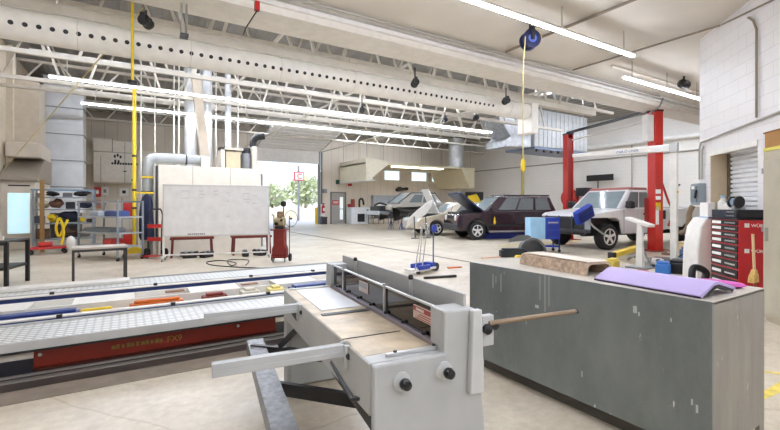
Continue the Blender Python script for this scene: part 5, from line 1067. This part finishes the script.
# white wash cabinet and bottles, switch box
q = at(705, 215, D=7.2); t = thing('wash_cabinet', 'white curved parts washer against the white block wall', 'cabinet', dloc(.9, .32), DW)
MB().loft([[(-.3, .25, 0), (.25, .25, 0), (.25, -.2, 0), (-.3, -.2, 0)], [(-.28, .25, .6), (.25, .25, .6), (.25, -.2, .6), (-.26, -.2, .6)], [(-.25, .25, .95), (.25, .25, .95), (.25, -.16, .95), (-.23, -.16, .95)], [(-.21, .25, 1.1), (.25, .25, 1.1), (.25, -.08, 1.1), (-.19, -.08, 1.1)]]).build('shell', WHITE, t, bevel=.02)
MB().box(-.06, .2, -.04, .06, 1.1, 1.34).build('paper_holder', PAPER, t, bevel=.01); MB().box(-.08, .25, -.06, .04, 1.08, 1.12).build('drip_lip', mat('lip_blue', '#aebfda', .5), t)
v = dloc(1.0, 0); t = thing('ledge_shelf', 'pale ledge across the shuttered opening behind the red chest', 'shelf', v, DW)
MB().box(-.6, .6, -.02, .235, 1.12, 1.16).build('ledge', CREAM, t, bevel=.006); MB().box(-.6, .6, .02, .12, 0, 1.12).build('ledge_front', WHITE, t)
for s, h, r, lab in ((.55, .24, .06, 'slim white bottle on the ledge before the shutter, nearest the washer'), (.7, .17, .065, 'round white jug on the ledge before the shutter'), (.87, .2, .075, 'white bottle in the middle of the ledge before the shutter'), (1.03, .13, .06, 'squat grey bottle on the ledge before the shutter')):
    v = dloc(s, -.1, 1.16); t = thing('bottle', lab, 'bottle', v, group='bottles on the shutter ledge'); r *= 1.15; h *= 1.25; MB().lathe([(r*.9, 0), (r, .02), (r, h*.62), (r*.4, h*.8), (r*.35, h*.88)]).build('bottle_body', WHITE if 'white' in lab else GREYP, t); MB().lathe([(r*.42, h*.86), (r*.42, h)]).build('cap', LBLUE if 'slim' in lab else GREYP, t)
t = thing('bench_grinder', 'blue grey bench grinder on top of the black tool case', 'grinder', (cx.x+.18, cx.y+.1, 1.236), DW); t.scale = (.62, .62, .8)
MB().box(-.06, .06, -.05, .05, 0, .06).build('grinder_foot', GREYP, t); MB().cyl((-.1, 0, .13), (.1, 0, .13), .07, 18).build('motor', mat('grinder_blue', '#7d93ab', .4), t); MB().cyl((-.16, 0, .13), (-.1, 0, .13), .1, 18).build('wheel_guard', BLACK, t); MB().cyl((.1, 0, .13), (.16, 0, .13), .1, 18).build('wheel_guard', BLACK, t)
t = thing('switch_box', 'grey steel switch box on the edge of the white block wall', 'switch box', dloc(.1, .0, 1.3), DW)
MB().box(-.13, .14, -.13, 0, 0, .38).build('enclosure', mat('box_grey_blue', '#8f9aa2', .4, .3), t, bevel=.012); MB().box(-.1, .11, -.145, -.13, .05, .33).build('cover', mat('box_grey_dark', '#79848c', .4, .3), t); MB().bar((.1, -.16, .12), (.15, -.16, .26), .03, .03).build('lever', BLACK, t); MB().box(-.05, .05, -.15, -.145, .28, .33).build('box_label', PAPER, t)
t = thing('hose_hook', 'brown hose bundle hung below the grey switch box', 'hose', dloc(.02, .12, .9), DW)
MB().tube(spline([(0, 0, .38), (-.05, -.03, .25), (-.02, -.05, .1), (-.12, -.05, -.05), (-.3, -.06, -.12)], 5), .045, 8).build('hose_run', mat('hose_brown', '#7d6a55', .7), t)
p = at(706, 262, D=5.9); o = MB().tube(spline([(p.x-.1, p.y+.1, .05), (p.x-.18, p.y+.1, .3), (p.x-.1, p.y+.1, .42), (p.x+.05, p.y+.02, .34), (p.x, p.y+.05, .1), (p.x+.15, p.y-.1, .05)], 8), .045, 10).build('black_hose', BLACK); tag(o, 'thick black hose arching on the floor before the red chest', 'hose')
# ================================================================ FAR WALL EQUIPMENT
CAN = mat('canopy_cream', '#d0c6a8', .55); y0, y1 = 22.5, 26.3
t = thing('extraction_canopy', 'long cream extraction canopy along the far wall', 'canopy', (0, 0, 0))
xa, xb, xc, xd = at(352, 150, Y=y0).x, at(366, 150, Y=y0).x, at(388, 160, Y=y0).x, at(452, 160, Y=y0).x
zt, zb = at(366, 159, Y=y0).z, at(366, 180, Y=y0).z
MB().box(xb-.05, xb+.7, y0-.05, y1, zb-.04, zb).build('hood_lip', WHITE, t)
MB().prism([(xb, zb), (xb+.25, zb), (xc, zb+1.0), (xc, zt-.05), (xb, zt+.1)], 'y', y0, y1).build('hood_end', mat('canopy_pale', '#e2dac3', .55), t, bevel=.02)
MB().box(xb, xd+2.2, y0+.05, y1, zb+1.0, zt-.15).build('hood_run', CAN, t, bevel=.02); MB().prism([(xd+1.0, zb+1.0), (xd+2.2, zb+1.0), (xd+2.2, zb-.3), (xd+1.7, zb-.3)], 'y', y0+.1, y1).build('hood_drop', CAN, t, bevel=.02)
for x0_, x1_ in ((393, 418), (422, 442)):
    MB().box(at(x0_, 165, Y=y0+.4).x, at(x1_, 165, Y=y0+.4).x, y0+.25, y0+.65, zb+.93, zb+1.0).build('canopy_lamp', mat('canopy_light', '#fff2d8', .4, emit=5.0), t)
hg = MB()
for x in (xb+.2, xb+1.4, xd, xd+2):
    for y in (y0+.3, y1-.2): hg.cyl((x, y, zt-.2), (x, y, 6.2), .02, 6)
hg.build('hanger_rod', CONDUIT, t)
MB().cyl((xd+1.4, y0+1.2, zt-.2), (xd+1.4, y0+1.2, 6.15), .55, 24).build('canopy_flue', PZ, t)
def small(nm, px, py, Y, parts, lab, cat, rz=0, group=None):
    q = at(px, py, Y=Y); t = thing(nm, lab, cat, (q.x, Y, 0), rz, group)
    for pn, (a0, a1, b0, b1, z0, z1), m in parts: MB().box(a0, a1, b0, b1, z0, z1).build(pn, m, t, bevel=.015)
    return t
t = small('press_machine', 358, 220, 25.9, (('body', (-.7, .7, -.4, .4, 0, 1.15), mat('machine_white', '#dfe3e6', .5)), ('opening', (-.25, .3, -.42, -.4, .15, .7), BLACK), ('control', (.45, .62, -.43, -.4, .65, 1.0), DARK)), 'white box machine with a dark opening by the far wall door', 'machine')
MB().cyl((-.4, 0, 1.15), (-.4, 0, 1.7), .14).build('filter', mat('filter_red', '#9c4038', .5), t); MB().tube(spline([(.1, 0, 1.15), (.12, 0, 1.65), (.35, 0, 1.7), (.45, 0, 1.3)], 5), .07, 8).build('hose', BLACK, t)
for px, lab in ((376, 'work bench at the far wall next to the white machine'), (391, 'tan work bench at the far wall next to the stripped car')):
    q = at(px, 220, Y=24.9); t = frame_table('far_bench', lab, q.x, 24.9, 0, .86, .7, .95, mat('far_top', '#c8cdd2', .5), mat('far_leg', '#c2a777' if px > 380 else '#8d9094', .5), .05, .35); t['group'] = 'benches at the far wall'
    MB().box(-.25, .25, -.3, .2, .39, .8).build('stored_box', mat('stored_dark', '#4d4238', .6), t)
q = at(386, 205, Y=26.3); o = MB().box(-1.1, 1.3, -.1, .27, 1.0, 2.0).box(-.9, -.2, -.16, -.1, 1.3, 1.8).box(.2, 1.0, -.16, -.1, 1.2, 1.9).build('tool_board', mat('board_grey', '#a9b0b8', .5), loc=(q.x, 26.3, 0)); tag(o, 'grey tool board on the far wall above the benches', 'board')
q = at(402, 190, Y=26.4); o = MB().cyl((-.5, 0, 0), (.5, 0, .1), .12).cyl((-.2, -.1, .1), (-.2, .19, .1), .14).build('wall_speaker', BLACK, loc=(q.x, 26.4, q.z)); o.name = 'wall_pump'; tag(o, 'small black unit on the far wall above the stripped car', 'pump')
q = at(323, 215, Y=26.45); t = thing('fire_extinguisher', 'red fire extinguisher with white label between bay door and grey door', 'fire extinguisher', (q.x, 26.4, .75)); MB().lathe([(.09, 0), (.11, .02), (.11, .45), (.05, .55), (.03, .6)]).build('cylinder', RED, t); MB().box(-.06, .06, -.115, -.1, .15, .35).build('label_plate', PAPER, t); MB().box(-.03, .1, -.03, .03, .6, .66).build('valve', BLACK, t); MB().box(-.16, .16, .1, .195, -.2, .6).build('wall_bracket', PAPER, t)
o = MB().box(-.2, .2, -.15, .15, 0, .45).box(-.22, .22, -.17, .17, .45, .5).build('waste_bin', DARK, loc=(q.x, 26.35, 0)); tag(o, 'dark bin on the floor below the fire extinguisher', 'bin')
for px, py, m, nm, lab in ((350, 184, RED, 'alarm_bell', 'small red alarm on the far wall right of the grey door'), (350, 206, RED, 'call_box', 'small red call box on the far wall beside the white machine'), (325, 191, GREYP, 'wall_plate', 'small grey plate on the far wall left of the grey door'), (338, 182, mat('exit_green', '#2f5a4a', .5), 'exit_lamp', 'small dark green lamp above the grey door')):
    q = at(px, py, Y=26.5); o = MB().box(-.13, .13, -.06, .097, -.14, .14).cyl((0, -.1, 0), (0, -.06, 0), .08).build(nm, m, loc=(q.x, 26.5, q.z), bevel=.01); tag(o, lab, 'alarm' if m is RED else 'plate')
q = at(480, 200, Y=15.2); t = thing('bonnet_cover', 'black panel with yellow flap standing behind the aubergine car bonnet', 'car panel', (q.x, 15.6, 0), math.radians(165))
MB().box(-.5, .5, -.03, .03, .9, 1.95).build('dark_panel', BLACK, t, bevel=.02); MB().prism([(-.42, 1.35), (.3, 1.2), (.38, 1.75), (-.1, 1.85)], 'y', .03, .06).build('yellow_flap', YEL, t)
for x in (-.4, .4): MB().box(x-.02, x+.02, -.03, .03, .03, .9).box(x-.03, x+.03, -.3, .3, 0, .03).build('leg', DARK, t)
t = thing('hose_reel', 'round red hose reel on the block wall behind the pickup nose', 'reel', (XR-.32, 13.5, 1.55)); q = at(570, 198, X=XR-.3); t.location = (XR-.32, q.y, q.z)
MB().lathe([(.2, -.14), (.55, -.13), (.55, -.09), (.25, -.07), (.25, .07), (.55, .09), (.55, .13), (.2, .14)], axis='x').build('drum', mat('reel_red', '#b23a33', .5), t); MB().box(.1, .315, -.06, .06, -.08, .08).build('wall_arm', DARK, t)
q = at(598, 180, X=XR-.4); t = thing('wall_monitor', 'dark screen on an arm on the block wall behind the pickup', 'monitor', (XR-.4, q.y, q.z)); MB().box(-.04, .04, -.9, .7, -.05, .3).build('screen', BLACK, t); MB().box(.04, .395, -.06, .06, 0, .1).build('arm', DARK, t); MB().box(-.02, .02, -.03, .03, -1.0, -.05).build('stem', DARK, t)
q = at(583, 192, X=XR-.4); o = MB().box(-.2, .395, -.35, .35, -.25, .25).box(-.25, -.2, -.25, .25, -.15, .15).build('wall_heater', DARK, loc=(XR-.4, q.y, q.z), bevel=.02); tag(o, 'small dark box on the block wall left of the dark screen', 'box')
q = at(559, 190, X=XR-.1)
# carried blue bag on the pickup nose
t = thing('blue_sander', 'blue ribbed pad leaning on the pickup nose', 'pad', at(584, 215, D=10.7)); t.rotation_euler = (.3, -.5, math.radians(-20)); 
MB().box(-.26, .26, -.08, .08, -.16, .2).build('pad_shell', BLUE, t, bevel=.03); sm = MB()
for k in range(4): sm.box(-.22, .22, -.1, -.08, -.1+k*.08, -.05+k*.08)
sm.build('pad_rib', mat('rib_blue', '#16236b', .5), t); MB().tube([(.05, 0, -.16), (.2, .0, -.5), (.5, .05, -.95)], .025, 8).build('pad_handle', GREYP, t)

# ================================================================ CAMERA, SKY, COLOUR
cam = bpy.data.cameras.new('camera'); co = bpy.data.objects.new('camera', cam); C.objects.link(co)
co.location = (0, 0, H); co.rotation_euler = (PI/2, 0, -TH)
cam.sensor_width = 36; cam.lens = 36*F/780; cam.shift_y = -10/780; cam.clip_start = .05; cam.clip_end = 300
sc = bpy.context.scene; sc.camera = co
wd = bpy.data.worlds.new('sky'); sc.world = wd; wd.use_nodes = True; nt = wd.node_tree; bg = nt.nodes['Background']
sk = nt.nodes.new('ShaderNodeTexSky'); sk.sky_type = 'NISHITA'; sk.sun_disc = False; sk.sun_elevation = math.radians(48); sk.sun_rotation = math.radians(200); sk.dust_density = 2.5
nt.links.new(sk.outputs['Color'], bg.inputs['Color']); bg.inputs['Strength'].default_value = .38
sun = bpy.data.lights.new('sun', 'SUN'); sun.energy = 1.6; sun.angle = math.radians(1); so = bpy.data.objects.new('sun', sun); C.objects.link(so); so.rotation_euler = (math.radians(38), 0, math.radians(195)); so.location = (0, 60, 30)
sc.cycles.use_denoising = True; sc.cycles.max_bounces = 10; sc.cycles.diffuse_bounces = 6; sc.cycles.transparent_max_bounces = 8; sc.cycles.sample_clamp_indirect = 8
sc.view_settings.view_transform = 'Standard'; sc.view_settings.look = 'None'; sc.view_settings.gamma = 1; sc.view_settings.use_curve_mapping = False; sc.view_settings.exposure = 0.06
